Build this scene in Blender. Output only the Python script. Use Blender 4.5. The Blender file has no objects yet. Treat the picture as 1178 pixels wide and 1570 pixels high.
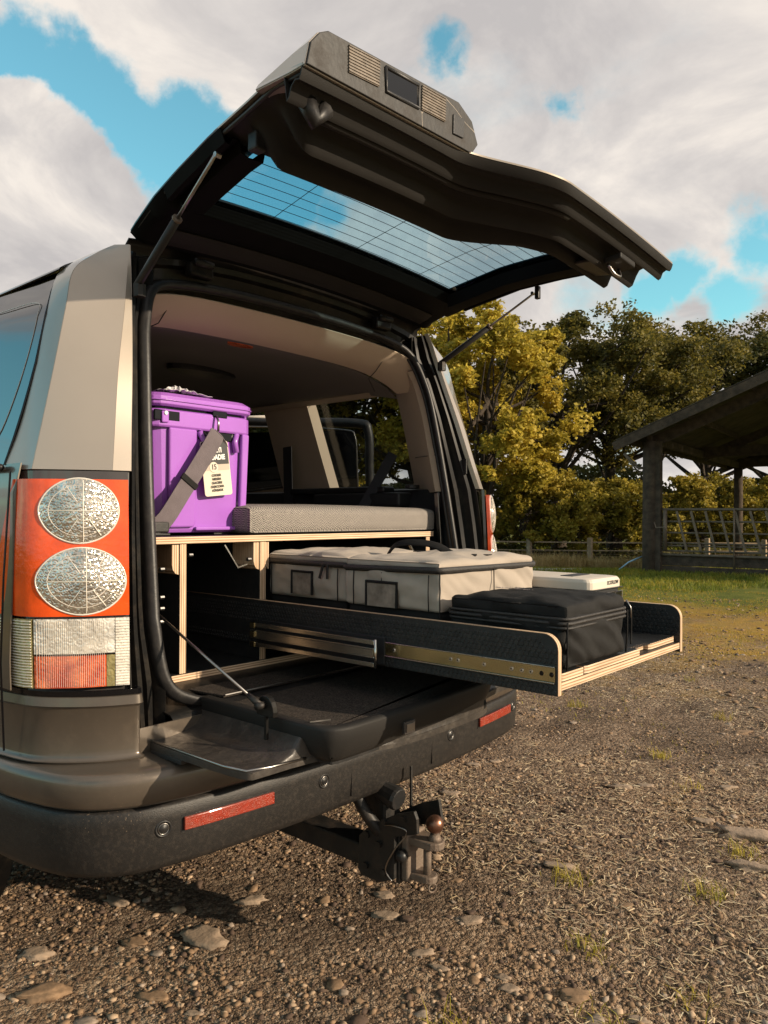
import bpy, bmesh, math, random
import numpy as np
from mathutils import Vector, Matrix
from math import radians, sin, cos, pi

random.seed(7); RNG = np.random.default_rng(7)
S = bpy.context.scene
COL = S.collection

# ------------------------------------------------------------------ camera
CAM = Vector((-1.7094, -1.4403, 1.2435))
FWD = Vector((0.75512997, 0.65556393, 0.00382816))
RGT = Vector((0.65555002, -0.75513929, 0.00433834))
cam = bpy.data.cameras.new('camera'); co = bpy.data.objects.new('camera', cam); COL.objects.link(co)
UPV = RGT.cross(FWD)
mw = Matrix((RGT, UPV, -FWD)).transposed().to_4x4(); mw.translation = CAM
co.matrix_world = mw
cam.sensor_fit = 'HORIZONTAL'; cam.sensor_width = 36; cam.lens = 36 * 1168.26 / 1178
cam.clip_start = 0.05; cam.clip_end = 2000
S.camera = co

# ------------------------------------------------------------------ light
SUN_H = Vector((0.36, -0.933, 0)).normalized(); SUN_EL = radians(20)
to_sun = Vector((SUN_H.x * cos(SUN_EL), SUN_H.y * cos(SUN_EL), sin(SUN_EL)))
sl = bpy.data.lights.new('sun', 'SUN'); sl.energy = 5.0; sl.angle = radians(0.6); sl.color = (1.0, 0.83, 0.62)
so = bpy.data.objects.new('sun', sl); COL.objects.link(so)
so.rotation_euler = (-to_sun).to_track_quat('-Z', 'Y').to_euler()

W = bpy.data.worlds.new('World'); S.world = W; W.use_nodes = True
nt = W.node_tree; nt.nodes.clear()
def wn(t, **k):
    n = nt.nodes.new(t)
    for a, b in k.items(): setattr(n, a, b)
    return n
out = wn('ShaderNodeOutputWorld'); bg = wn('ShaderNodeBackground'); bg.inputs[1].default_value = 0.12
sky = wn('ShaderNodeTexSky', sky_type='NISHITA'); sky.sun_disc = False
sky.sun_elevation = SUN_EL; sky.sun_rotation = math.atan2(SUN_H.x, SUN_H.y)
sky.air_density = 1.1; sky.dust_density = 0.6; sky.ozone_density = 2.5
tc = wn('ShaderNodeTexCoord')
def vm(op, a, b=None):
    n = wn('ShaderNodeVectorMath', operation=op)
    for i, v in enumerate((a, b)):
        if v is None: continue
        if isinstance(v, tuple): n.inputs[i].default_value = v
        else: nt.links.new(v, n.inputs[i])
    return n
def mth(op, a, b=0.0, c=None, clamp=False):
    n = wn('ShaderNodeMath', operation=op); n.use_clamp = clamp
    for i, v in enumerate((a, b, c)):
        if v is None: continue
        if isinstance(v, (int, float)): n.inputs[i].default_value = v
        else: nt.links.new(v, n.inputs[i])
    return n.outputs[0]
dirv = vm('NORMALIZE', tc.outputs['Generated']).outputs[0]
sep = wn('ShaderNodeSeparateXYZ'); nt.links.new(dirv, sep.inputs[0])
den = mth('ADD', mth('MAXIMUM', sep.outputs[2], 0.0), 0.30)
px = mth('DIVIDE', sep.outputs[0], den); py = mth('DIVIDE', sep.outputs[1], den)
cmb = wn('ShaderNodeCombineXYZ'); nt.links.new(px, cmb.inputs[0]); nt.links.new(py, cmb.inputs[1])
def noise(sc, det, rough, off=(0, 0, 0), dist=0.0):
    a = vm('ADD', cmb.outputs[0], off).outputs[0]
    n = wn('ShaderNodeTexNoise'); n.inputs['Scale'].default_value = sc; n.inputs['Detail'].default_value = det
    n.inputs['Roughness'].default_value = rough; n.inputs['Distortion'].default_value = dist
    nt.links.new(a, n.inputs['Vector']); return n.outputs[0]
n1 = noise(1.9, 9, 0.58, (3.1, 1.7, 0), 0.2)
n2 = noise(2.6, 10, 0.6, (9.3, 4.2, 0), 0.5)
# gaps in the cloud deck: (direction, cos radius outer, weight)
gaps = [((.338, .816, .469), .032, 1.0), ((.360, .804, .474), .038, 1.0), ((.391, .790, .473), .042, 1.1), ((.428, .780, .456), .048, 1.1), ((.462, .771, .438), .050, 1.1), ((.486, .770, .413), .046, 1.0), ((.503, .732, .460), .040, 1.0), ((.535, .726, .433), .040, 1.0), ((.577, .719, .388), .052, 1.0), ((.621, .687, .377), .052, .9), ((.664, .652, .366), .042, .7),
        ((.686, .514, .515), .020, .55), ((.70, .50, .508), .014, .4), ((.779, .416, .468), .018, .5), ((.920, .238, .311), .036, .8), ((.894, .355, .273), .030, .7), ((.907, .313, .283), .030, .8), ((.927, .276, .254), .030, .7), ((.406, .847, .344), .018, .6),
        ((-.3, .9, .32), .25, .5), ((-.75, .45, .5), .4, .8), ((-.85, -.3, .45), .35, .6), ((.3, .1, .95), .35, .6)]
wob = wn('ShaderNodeTexNoise'); wob.inputs['Scale'].default_value = 9; wob.inputs['Detail'].default_value = 6; wob.inputs['Roughness'].default_value = .6
nt.links.new(dirv, wob.inputs['Vector'])
wobv = vm('SUBTRACT', wob.outputs[1], (.5, .5, .5)).outputs[0]
wsc = wn('ShaderNodeVectorMath', operation='SCALE'); nt.links.new(wobv, wsc.inputs[0]); wsc.inputs['Scale'].default_value = .10
dirw = vm('ADD', dirv, wsc.outputs[0]).outputs[0]
def blob(lst):
    acc = None
    for d, r, w in lst:
        dist = vm('DISTANCE', dirw, tuple(Vector(d).normalized())).outputs['Value']
        g = mth('MULTIPLY', mth('SUBTRACT', 1.0, mth('DIVIDE', dist, r * 1.45), clamp=True), w)
        acc = g if acc is None else mth('MAXIMUM', acc, g)
    return acc
acc = blob(gaps)
banks = [((.364, .828, .426), .03, .7), ((.394, .822, .412), .035, .8), ((.430, .812, .395), .035, .8), ((.459, .806, .373), .035, .8), ((.388, .850, .355), .07, .8), ((.75, .60, .28), .12, .9), ((.47, .66, .55), .10, .6)]
accb = blob(banks)
for d, r, w in []:
    dd = Vector(d).normalized()
    # distance between unit vectors, wobbled by noise
    dist = vm('DISTANCE', dirv, tuple(dd)).outputs['Value']
    g = mth('SUBTRACT', 1.0, mth('DIVIDE', dist, r * 1.45), clamp=True)
    g = mth('MULTIPLY', g, w)
    pass
cl = mth('ADD', mth('ADD', mth('SUBTRACT', mth('MULTIPLY', n1, 2.2), 0.42), mth('MULTIPLY', acc, -1.5)), mth('MULTIPLY', accb, 1.3))
mask = wn('ShaderNodeMapRange', interpolation_type='SMOOTHSTEP'); mask.inputs[1].default_value = 0.02; mask.inputs[2].default_value = 0.62
nt.links.new(cl, mask.inputs[0])
skyt = wn('ShaderNodeMix', data_type='RGBA', blend_type='MULTIPLY'); skyt.inputs[0].default_value = 1
nt.links.new(sky.outputs[0], skyt.inputs[6]); skyt.inputs[7].default_value = (1.15, 1.80, 1.40, 1)
cr = wn('ShaderNodeValToRGB'); e = cr.color_ramp.elements
e[0].position = .33; e[0].color = (3.7, 3.5, 3.45, 1); e[1].position = .66; e[1].color = (6.1, 5.6, 5.1, 1)
m_ = cr.color_ramp.elements.new(.5); m_.color = (4.7, 4.4, 4.2, 1)
nt.links.new(mth('ADD', mth('MULTIPLY', mth('SUBTRACT', n2, .5), 1.25), mth('ADD', .5, mth('MULTIPLY', mth('SUBTRACT', 1.0, mask.outputs[0]), .16))), cr.inputs[0])
mx = wn('ShaderNodeMix', data_type='RGBA')
nt.links.new(mask.outputs[0], mx.inputs[0]); nt.links.new(skyt.outputs[2], mx.inputs[6]); nt.links.new(cr.outputs[0], mx.inputs[7])
nt.links.new(mx.outputs[2], bg.inputs[0]); nt.links.new(bg.outputs[0], out.inputs[0])

S.view_settings.view_transform = 'Standard'; S.view_settings.look = 'None'
S.view_settings.exposure = 0.34; S.view_settings.gamma = 1.0; S.view_settings.use_curve_mapping = False
S.cycles.max_bounces = 8; S.cycles.transparent_max_bounces = 16
try: S.cycles.use_denoising = True
except Exception: pass

# ------------------------------------------------------------------ materials
def mat(name, col, rough=0.6, metal=0.0, var=0.12, vs=6.0, bump=0.0, bs=60.0, coat=0.0, dirt=0.0, dcol=(.24, .18, .12), ds=9.0, spec=0.5, sheen=0.0, scratch=0.0, specks=0.0, trans=0.0, ior=1.45, bd=0.002):
    m = bpy.data.materials.new(name); m.use_nodes = True
    t = m.node_tree; N = t.nodes; L = t.links
    b = N['Principled BSDF']; b.inputs['Roughness'].default_value = rough; b.inputs['Metallic'].default_value = metal
    b.inputs['Specular IOR Level'].default_value = spec; b.inputs['Coat Weight'].default_value = coat; b.inputs['Coat Roughness'].default_value = .06
    b.inputs['Sheen Weight'].default_value = sheen; b.inputs['Transmission Weight'].default_value = trans; b.inputs['IOR'].default_value = ior
    c = N.new('ShaderNodeTexCoord')
    n = N.new('ShaderNodeTexNoise'); n.inputs['Scale'].default_value = vs; n.inputs['Detail'].default_value = 6
    L.new(c.outputs['Object'], n.inputs['Vector'])
    r = N.new('ShaderNodeValToRGB'); r.color_ramp.elements[0].position = .3; r.color_ramp.elements[1].position = .7
    r.color_ramp.elements[0].color = tuple(x * (1 - var) for x in col) + (1,)
    r.color_ramp.elements[1].color = tuple(min(1, x * (1 + var)) for x in col) + (1,)
    L.new(n.outputs[0], r.inputs[0]); last = r.outputs[0]
    if dirt > 0:
        n3 = N.new('ShaderNodeTexNoise'); n3.inputs['Scale'].default_value = ds; n3.inputs['Detail'].default_value = 12; n3.inputs['Roughness'].default_value = .75
        L.new(c.outputs['Object'], n3.inputs['Vector'])
        mr = N.new('ShaderNodeMapRange'); mr.inputs[1].default_value = .48; mr.inputs[2].default_value = .74; mr.inputs[4].default_value = dirt
        L.new(n3.outputs[0], mr.inputs[0])
        mm = N.new('ShaderNodeMix'); mm.data_type = 'RGBA'; L.new(mr.outputs[0], mm.inputs[0]); L.new(last, mm.inputs[6]); mm.inputs[7].default_value = dcol + (1,)
        last = mm.outputs[2]
        ra = N.new('ShaderNodeMath'); ra.operation = 'MULTIPLY_ADD'; L.new(mr.outputs[0], ra.inputs[0]); ra.inputs[1].default_value = .55; ra.inputs[2].default_value = rough
        L.new(ra.outputs[0], b.inputs['Roughness'])
    if scratch > 0:
        v = N.new('ShaderNodeTexVoronoi'); v.feature = 'DISTANCE_TO_EDGE'; v.inputs['Scale'].default_value = 7
        n4 = N.new('ShaderNodeTexNoise'); n4.inputs['Scale'].default_value = 3; L.new(c.outputs['Object'], n4.inputs['Vector'])
        mm2 = N.new('ShaderNodeMix'); mm2.data_type = 'RGBA'; mm2.inputs[0].default_value = .35; L.new(c.outputs['Object'], mm2.inputs[6]); L.new(n4.outputs[1], mm2.inputs[7])
        L.new(mm2.outputs[2], v.inputs['Vector'])
        lt = N.new('ShaderNodeMath'); lt.operation = 'LESS_THAN'; lt.inputs[1].default_value = .004; L.new(v.outputs[0], lt.inputs[0])
        gt = N.new('ShaderNodeMath'); gt.operation = 'GREATER_THAN'; gt.inputs[1].default_value = .55; L.new(n4.outputs[0], gt.inputs[0])
        ml = N.new('ShaderNodeMath'); ml.operation = 'MULTIPLY'; L.new(lt.outputs[0], ml.inputs[0]); L.new(gt.outputs[0], ml.inputs[1])
        ml2 = N.new('ShaderNodeMath'); ml2.operation = 'MULTIPLY'; ml2.inputs[1].default_value = scratch; L.new(ml.outputs[0], ml2.inputs[0])
        mm3 = N.new('ShaderNodeMix'); mm3.data_type = 'RGBA'; L.new(ml2.outputs[0], mm3.inputs[0]); L.new(last, mm3.inputs[6]); mm3.inputs[7].default_value = (.45, .38, .3, 1)
        last = mm3.outputs[2]
    if specks > 0:
        v = N.new('ShaderNodeTexVoronoi'); v.inputs['Scale'].default_value = 150; v.inputs['Randomness'].default_value = 1; L.new(c.outputs['Object'], v.inputs['Vector'])
        n6 = N.new('ShaderNodeTexNoise'); n6.inputs['Scale'].default_value = 4.5; n6.inputs['Detail'].default_value = 5; n6.inputs['Roughness'].default_value = .7; L.new(c.outputs['Object'], n6.inputs['Vector'])
        th_ = N.new('ShaderNodeMapRange'); th_.inputs[1].default_value = .57; th_.inputs[2].default_value = .80; th_.inputs[4].default_value = .36; L.new(n6.outputs[0], th_.inputs[0])
        lt = N.new('ShaderNodeMath'); lt.operation = 'LESS_THAN'; L.new(v.outputs['Distance'], lt.inputs[0]); L.new(th_.outputs[0], lt.inputs[1])
        sm = N.new('ShaderNodeMath'); sm.operation = 'MULTIPLY'; sm.inputs[1].default_value = specks; L.new(lt.outputs[0], sm.inputs[0])
        m6 = N.new('ShaderNodeMix'); m6.data_type = 'RGBA'; L.new(sm.outputs[0], m6.inputs[0]); L.new(last, m6.inputs[6]); m6.inputs[7].default_value = (.26, .19, .125, 1); last = m6.outputs[2]
    L.new(last, b.inputs['Base Color'])
    if bump > 0:
        n2 = N.new('ShaderNodeTexNoise'); n2.inputs['Scale'].default_value = bs; n2.inputs['Detail'].default_value = 4
        L.new(c.outputs['Object'], n2.inputs['Vector'])
        bp = N.new('ShaderNodeBump'); bp.inputs['Strength'].default_value = bump; bp.inputs['Distance'].default_value = bd
        L.new(n2.outputs[0], bp.inputs['Height']); L.new(bp.outputs[0], b.inputs['Normal'])
    return m

M = {}
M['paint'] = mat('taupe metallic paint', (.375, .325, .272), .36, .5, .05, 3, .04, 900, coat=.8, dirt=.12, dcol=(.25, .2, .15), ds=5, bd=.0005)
M['paint_low'] = mat('shaded taupe paint and road film', (.115, .094, .074), .32, .5, .08, 5, .05, 700, coat=.5, dirt=.3, dcol=(.22, .165, .115), ds=14, bd=.0006, specks=.4)  # dim light on the lower body put into the base colour; dirt and specks besides
M['blackp'] = mat('black satin plastic', (.014, .014, .0145), .42, 0, .2, 8, .18, 420, dirt=.18, dcol=(.12, .09, .07), ds=20)
M['bumperp'] = mat('textured bumper plastic', (.017, .0155, .0145), .42, 0, .2, 6, .35, 520, dirt=.2, dcol=(.15, .115, .085), ds=90, spec=.4, specks=.4)
M['trimp'] = mat('grained trim plastic', (.026, .0245, .023), .5, 0, .15, 4, .3, 600, spec=.16)
M['gloss'] = mat('gloss black', (.005, .005, .006), .14, 0, .1, 4, 0)
M['frit'] = mat('black glass border', (.004, .004, .005), .16, 0, .1, 4, 0)
M['jamb'] = mat('dark jamb paint', (.010, .0095, .009), .38, 0, .2, 5, .05, 80, coat=.12, dirt=.12, ds=12, spec=.2)
M['rubber'] = mat('rubber', (.016, .015, .015), .45, 0, .15, 30, .15, 200, dirt=.22, dcol=(.12, .1, .08), ds=30)
M['beige'] = mat('lit beige lining', (.54, .43, .32), .85, 0, .05, 3, .12, 900)  # lighter than the headlining: the crossbeam's lit band is put into the colour
M['beigetrim'] = mat('beige pillar trim', (.46, .37, .275), .6, 0, .05, 4, .15, 500)
M['headl'] = mat('shaded headlining fabric', (.17, .155, .14), .95, 0, .06, 5, .2, 900)  # darkened so the ceiling's shade behind the crossbeam sits in the colour
M['darkin'] = mat('dark interior trim', (.018, .018, .019), .5, 0, .15, 5, .25, 350)
M['carpet'] = mat('dark brown carpet', (.048, .040, .034), .97, 0, .75, 240, 1.0, 420, spec=.15, dirt=.5, dcol=(.12, .095, .075), ds=60, bd=.004)
M['steel'] = mat('zinc plated steel', (.62, .60, .55), .25, 1.0, .08, 20, .05, 60)
M['brass'] = mat('yellow passivated steel', (.50, .43, .25), .24, 1.0, .15, 9, .06, 40)
M['rod'] = mat('steel rod', (.35, .33, .31), .3, 1.0, .1, 30)
M['iron'] = mat('black hitch steel', (.022, .021, .02), .5, .3, .25, 12, .4, 120, dirt=.4, dcol=(.13, .085, .055), ds=18)
M['rust'] = mat('weathered cast iron', (.20, .155, .12), .65, .5, .3, 22, .6, 160, dirt=.6, dcol=(.15, .09, .06), ds=28)
M['ball'] = mat('rusty tow ball', (.20, .10, .065), .32, .85, .35, 22, .3, 90, dirt=.5, dcol=(.09, .045, .03), ds=30)
M['red'] = mat('red lens', (.80, .085, .012), .10, 0, .18, 25, .3, 90, coat=.8)
M['reflred'] = mat('red reflector', (.27, .028, .012), .22, 0, .2, 80, .8, 500, coat=.5, dirt=.4, dcol=(.2, .12, .08), ds=30)
M['platel'] = mat('grubby plate lamp lens', (.16, .13, .10), .35, 0, .3, 40, .5, 80, dirt=.6, dcol=(.12, .08, .05), ds=40)
M['lamphs'] = mat('smoked lamp border', (.05, .045, .042), .12, 0, .2, 10, 0, coat=.8)
M['white'] = mat('off-white plastic', (.62, .55, .46), .45, 0, .05, 6, .05, 300)
M['wrap'] = mat('cling wrap', (.75, .72, .74), .18, 0, .1, 20, .5, 50, spec=.9)
M['strapm'] = mat('grey webbing', (.13, .105, .115), .75, 0, .1, 40, .8, 900, sheen=.3)
M['tagdark'] = mat('black card', (.025, .027, .028), .5, 0, .1)
M['tagcream'] = mat('cream card', (.66, .58, .47), .6, 0, .05)
M['taggrey'] = mat('grey card band', (.48, .41, .34), .6, 0, .05)
M['white_ink'] = mat('white ink', (.8, .78, .74), .6, 0, .02)
M['black_ink'] = mat('black ink', (.02, .02, .02), .6, 0, .02)
M['bagtan'] = mat('taupe bag cloth', (.37, .315, .26), .88, 0, .07, 9, .55, 700, sheen=.1)
M['bagblack'] = mat('black bag cloth', (.011, .0105, .010), .75, 0, .25, 40, .8, 700, spec=.3)
M['zip'] = mat('zip tape', (.03, .027, .025), .5, 0, .5, 300, .8, 500)
M['vinyl'] = mat('clear vinyl pocket', (.24, .20, .165), .12, 0, .3, 40, .9, 60, coat=.8)
M['oldwood'] = mat('weathered timber', (.06, .042, .029), .9, 0, .45, 7, .8, 30, dirt=.4, dcol=(.05, .04, .035), ds=5, bd=.02)
M['fencew'] = mat('fence timber', (.30, .22, .145), .9, 0, .3, 12, .6, 40, bd=.01)
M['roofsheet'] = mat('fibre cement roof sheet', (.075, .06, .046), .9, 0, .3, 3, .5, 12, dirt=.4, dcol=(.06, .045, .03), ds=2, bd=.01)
M['galv'] = mat('galvanised tube', (.17, .125, .09), .6, .3, .3, 9, .3, 40, dirt=.4, dcol=(.17, .1, .06), ds=9)
M['bluepipe'] = mat('blue water pipe', (.25, .42, .55), .5, 0, .1)
M['tyre'] = mat('tyre rubber', (.02, .019, .018), .8, 0, .2, 20, .5, 80, dirt=.5, ds=15)
M['alloy'] = mat('alloy wheel', (.5, .48, .45), .3, .9, .05)
M['bark'] = mat('bark', (.045, .033, .023), .95, 0, .4, 6, .9, 14, bd=.05)
M['concrete'] = mat('pale concrete', (.42, .40, .37), .9, 0, .15, 2, .4, 30, dirt=.3, ds=3)

def glassmat(name, tint, refl=.12, rough=0.0, ior=1.5):
    m = bpy.data.materials.new(name); m.use_nodes = True; t = m.node_tree; N = t.nodes; L = t.links; N.clear()
    o = N.new('ShaderNodeOutputMaterial'); mixs = N.new('ShaderNodeMixShader'); tr = N.new('ShaderNodeBsdfTransparent'); tr.inputs[0].default_value = tint + (1,)
    gl = N.new('ShaderNodeBsdfGlossy'); gl.inputs['Roughness'].default_value = rough; gl.inputs[0].default_value = (.95, .95, .95, 1)
    fr = N.new('ShaderNodeFresnel'); ge = N.new('ShaderNodeNewGeometry'); mr = N.new('ShaderNodeMapRange'); mr.inputs[3].default_value = ior; mr.inputs[4].default_value = 1 / ior; L.new(ge.outputs['Backfacing'], mr.inputs[0]); L.new(mr.outputs[0], fr.inputs[0])
    ad = N.new('ShaderNodeMath'); ad.operation = 'MULTIPLY_ADD'; ad.inputs[1].default_value = 1 - refl; ad.inputs[2].default_value = refl * .3; ad.use_clamp = True
    L.new(fr.outputs[0], ad.inputs[0]); L.new(ad.outputs[0], mixs.inputs[0]); L.new(tr.outputs[0], mixs.inputs[1]); L.new(gl.outputs[0], mixs.inputs[2]); L.new(mixs.outputs[0], o.inputs[0])
    return m
M['glass'] = glassmat('tinted tailgate glass', (.72, .87, .92), .03)
M['privacy'] = glassmat('privacy glass', (.72, .75, .76), .05)
M['privacy_dark'] = glassmat('dark privacy glass', (.10, .12, .13), .25, ior=2.1)

def mat_ply(name, axis):
    m = mat(name, (.55, .38, .23), .7, 0, .1, 20, .1, 200)
    t = m.node_tree; N = t.nodes; L = t.links; b = N['Principled BSDF']
    c = N.new('ShaderNodeTexCoord'); sp = N.new('ShaderNodeSeparateXYZ'); L.new(c.outputs['Object'], sp.inputs[0])
    mu = N.new('ShaderNodeMath'); mu.operation = 'MULTIPLY'; mu.inputs[1].default_value = 1 / .0034; L.new(sp.outputs[axis], mu.inputs[0])
    pp = N.new('ShaderNodeMath'); pp.operation = 'PINGPONG'; pp.inputs[1].default_value = 1; L.new(mu.outputs[0], pp.inputs[0])
    r = N.new('ShaderNodeValToRGB'); r.color_ramp.elements[0].position = .25; r.color_ramp.elements[0].color = (.36, .22, .12, 1)
    r.color_ramp.elements[1].position = .6; r.color_ramp.elements[1].color = (.72, .54, .37, 1); L.new(pp.outputs[0], r.inputs[0])
    mp = N.new('ShaderNodeMapping'); sc = [160, 160, 160]; 
    long = {0: 2, 2: 0, 1: 2}[axis]; sc[long] = 9; mp.inputs['Scale'].default_value = sc
    n = N.new('ShaderNodeTexNoise'); n.inputs['Scale'].default_value = 1; L.new(c.outputs['Object'], mp.inputs[0]); L.new(mp.outputs[0], n.inputs['Vector'])
    mm = N.new('ShaderNodeMix'); mm.data_type = 'RGBA'; mm.blend_type = 'MULTIPLY'; mm.inputs[0].default_value = .55
    r2 = N.new('ShaderNodeValToRGB'); r2.color_ramp.elements[0].position = .3; r2.color_ramp.elements[0].color = (.55, .45, .38, 1); r2.color_ramp.elements[1].position = .6; r2.color_ramp.elements[1].color = (1, 1, 1, 1)
    L.new(n.outputs[0], r2.inputs[0]); L.new(r.outputs[0], mm.inputs[6]); L.new(r2.outputs[0], mm.inputs[7]); L.new(mm.outputs[2], b.inputs['Base Color'])
    return m
M['ply_h'] = mat_ply('plywood edge level layers', 2); M['ply_v'] = mat_ply('plywood edge upright layers', 0)
M['phen'] = mat('black phenolic film', (.016, .017, .018), .45, 0, .2, 30, .3, 500, dirt=.12, dcol=(.2, .15, .1), ds=60)

def mat_purple():
    m = mat('purple rotomoulded plastic', (.36, .125, .53), .24, 0, .08, 5, .12, 220, coat=.4)
    return m
M['purple'] = mat_purple()

def mat_herring():
    m = mat('herringbone tweed', (.2, .17, .15), .95, 0, .1, 30, .5, 800)
    t = m.node_tree; N = t.nodes; L = t.links; b = N['Principled BSDF']
    c = N.new('ShaderNodeTexCoord'); sp = N.new('ShaderNodeSeparateXYZ'); L.new(c.outputs['Object'], sp.inputs[0])
    def ma(op, a, bb):
        n = N.new('ShaderNodeMath'); n.operation = op
        for i, v in enumerate((a, bb)):
            if isinstance(v, (int, float)): n.inputs[i].default_value = v
            else: L.new(v, n.inputs[i])
        return n.outputs[0]
    xx = ma('ADD', sp.outputs[0], ma('MULTIPLY', sp.outputs[1], 1.0)); zz = ma('ADD', sp.outputs[2], ma('MULTIPLY', sp.outputs[1], .6))
    zig = ma('PINGPONG', ma('MULTIPLY', xx, 1 / .0085), 1)
    wv = ma('PINGPONG', ma('ADD', ma('MULTIPLY', zz, 1 / .0026), ma('MULTIPLY', zig, 2.2)), 1)
    nn = N.new('ShaderNodeTexNoise'); nn.inputs['Scale'].default_value = 420; nn.inputs['Detail'].default_value = 2; L.new(c.outputs['Object'], nn.inputs['Vector'])
    f = ma('ADD', wv, ma('MULTIPLY', ma('SUBTRACT', nn.outputs[0], .5), 1.6))
    r = N.new('ShaderNodeValToRGB'); r.color_ramp.elements[0].position = .3; r.color_ramp.elements[0].color = (.045, .042, .042, 1)
    r.color_ramp.elements[1].position = .68; r.color_ramp.elements[1].color = (.38, .34, .30, 1); L.new(f, r.inputs[0]); L.new(r.outputs[0], b.inputs['Base Color'])
    return m
M['tweed'] = mat_herring()

def mat_clearlamp(name, tint, kind):
    met = {'opt': .85, 'rib': .25, 'amb': .0}[kind]
    m = mat(name, tint, .2, met, .1, 10, 0, coat=.9)
    t = m.node_tree; N = t.nodes; L = t.links; b = N['Principled BSDF']
    c = N.new('ShaderNodeTexCoord')
    v = N.new('ShaderNodeTexVoronoi'); v.inputs['Scale'].default_value = 85 if kind == 'opt' else 60; L.new(c.outputs['Object'], v.inputs['Vector'])
    w0 = N.new('ShaderNodeMath'); w0.operation = 'MULTIPLY'; w0.inputs[1].default_value = 4.0; L.new(v.outputs['Distance'], w0.inputs[0])
    w1 = N.new('ShaderNodeMath'); w1.operation = 'PINGPONG'; w1.inputs[1].default_value = 1; L.new(w0.outputs[0], w1.inputs[0])
    n9 = N.new('ShaderNodeTexNoise'); n9.inputs['Scale'].default_value = 22; n9.inputs['Detail'].default_value = 3; L.new(c.outputs['Object'], n9.inputs['Vector'])
    r = N.new('ShaderNodeValToRGB'); E_ = r.color_ramp.elements; E_[0].position = .36; E_[1].position = .62; E_[1].color = tint + (1,); E_[0].color = tuple(x * .55 for x in tint) + (1,)
    if kind == 'amb': E_[0].color = (.45, .03, .008, 1); E_[1].color = (.85, .20, .07, 1)
    L.new(n9.outputs[0], r.inputs[0]); L.new(r.outputs[0], b.inputs['Base Color'])
    bp = N.new('ShaderNodeBump'); bp.inputs['Strength'].default_value = .55; bp.inputs['Distance'].default_value = .0022; L.new(w1.outputs[0], bp.inputs['Height']); L.new(bp.outputs[0], b.inputs['Normal'])
    return m
M['optic'] = mat_clearlamp('ribbed clear optic', (.86, .79, .68), 'opt')
M['clear'] = mat_clearlamp('clear ribbed lens', (.92, .87, .78), 'rib')
M['amber'] = mat_clearlamp('orange red bulb optic', (.68, .085, .02), 'amb')
M['olive'] = mat_clearlamp('olive side optic', (.42, .36, .16), 'rib')
M['rib'] = mat('lens rib', (.85, .78, .68), .1, .2, .1, 10, 0, coat=.9)

# ------------------------------------------------------------------ helpers
def link(name, me, m=None, parent=None, smooth=False):
    o = bpy.data.objects.new(name, me); COL.objects.link(o)
    if m is not None:
        for k in (m if isinstance(m, (list, tuple)) else [m]): me.materials.append(M[k] if isinstance(k, str) else k)
    if parent is not None:
        o.parent = parent
        if parent.type == 'EMPTY' or True: o.matrix_parent_inverse = Matrix.Translation(-ORIG.get(parent.name, Vector((0, 0, 0))))
    if smooth:
        for p in me.polygons: p.use_smooth = True
    return o
ORIG = {}
def thing(name, label, cat, loc=(0, 0, 0), group=None):
    o = bpy.data.objects.new(name, None); COL.objects.link(o); o.location = loc; o['label'] = label; o['category'] = cat
    o.empty_display_size = .1
    if group: o['group'] = group
    ORIG[o.name] = Vector(loc)
    return o
def tag(o, label, cat, group=None):
    o['label'] = label; o['category'] = cat
    if group: o['group'] = group
    return o
def mk(name, V, F, m=None, parent=None, smooth=False, bevel=0, seg=2, solid=0, sub=0, autos=True, off=0):
    me = bpy.data.meshes.new(name); me.from_pydata([tuple(v) for v in V], [], F)
    bm = bmesh.new(); bm.from_mesh(me); bmesh.ops.recalc_face_normals(bm, faces=bm.faces); bm.to_mesh(me); bm.free()
    o = link(name, me, m, parent, smooth)
    if solid: s = o.modifiers.new('s', 'SOLIDIFY'); s.thickness = solid; s.offset = off
    if solid and smooth: es = o.modifiers.new('e', 'EDGE_SPLIT'); es.split_angle = radians(48)
    if bevel: b = o.modifiers.new('b', 'BEVEL'); b.width = bevel; b.segments = seg; b.limit_method = 'ANGLE'; b.angle_limit = radians(35); b.harden_normals = False
    if sub: s = o.modifiers.new('u', 'SUBSURF'); s.levels = sub; s.render_levels = sub
    if (bevel or sub) and smooth is False:
        for p in me.polygons: p.use_smooth = bool(sub)
    return o
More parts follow.
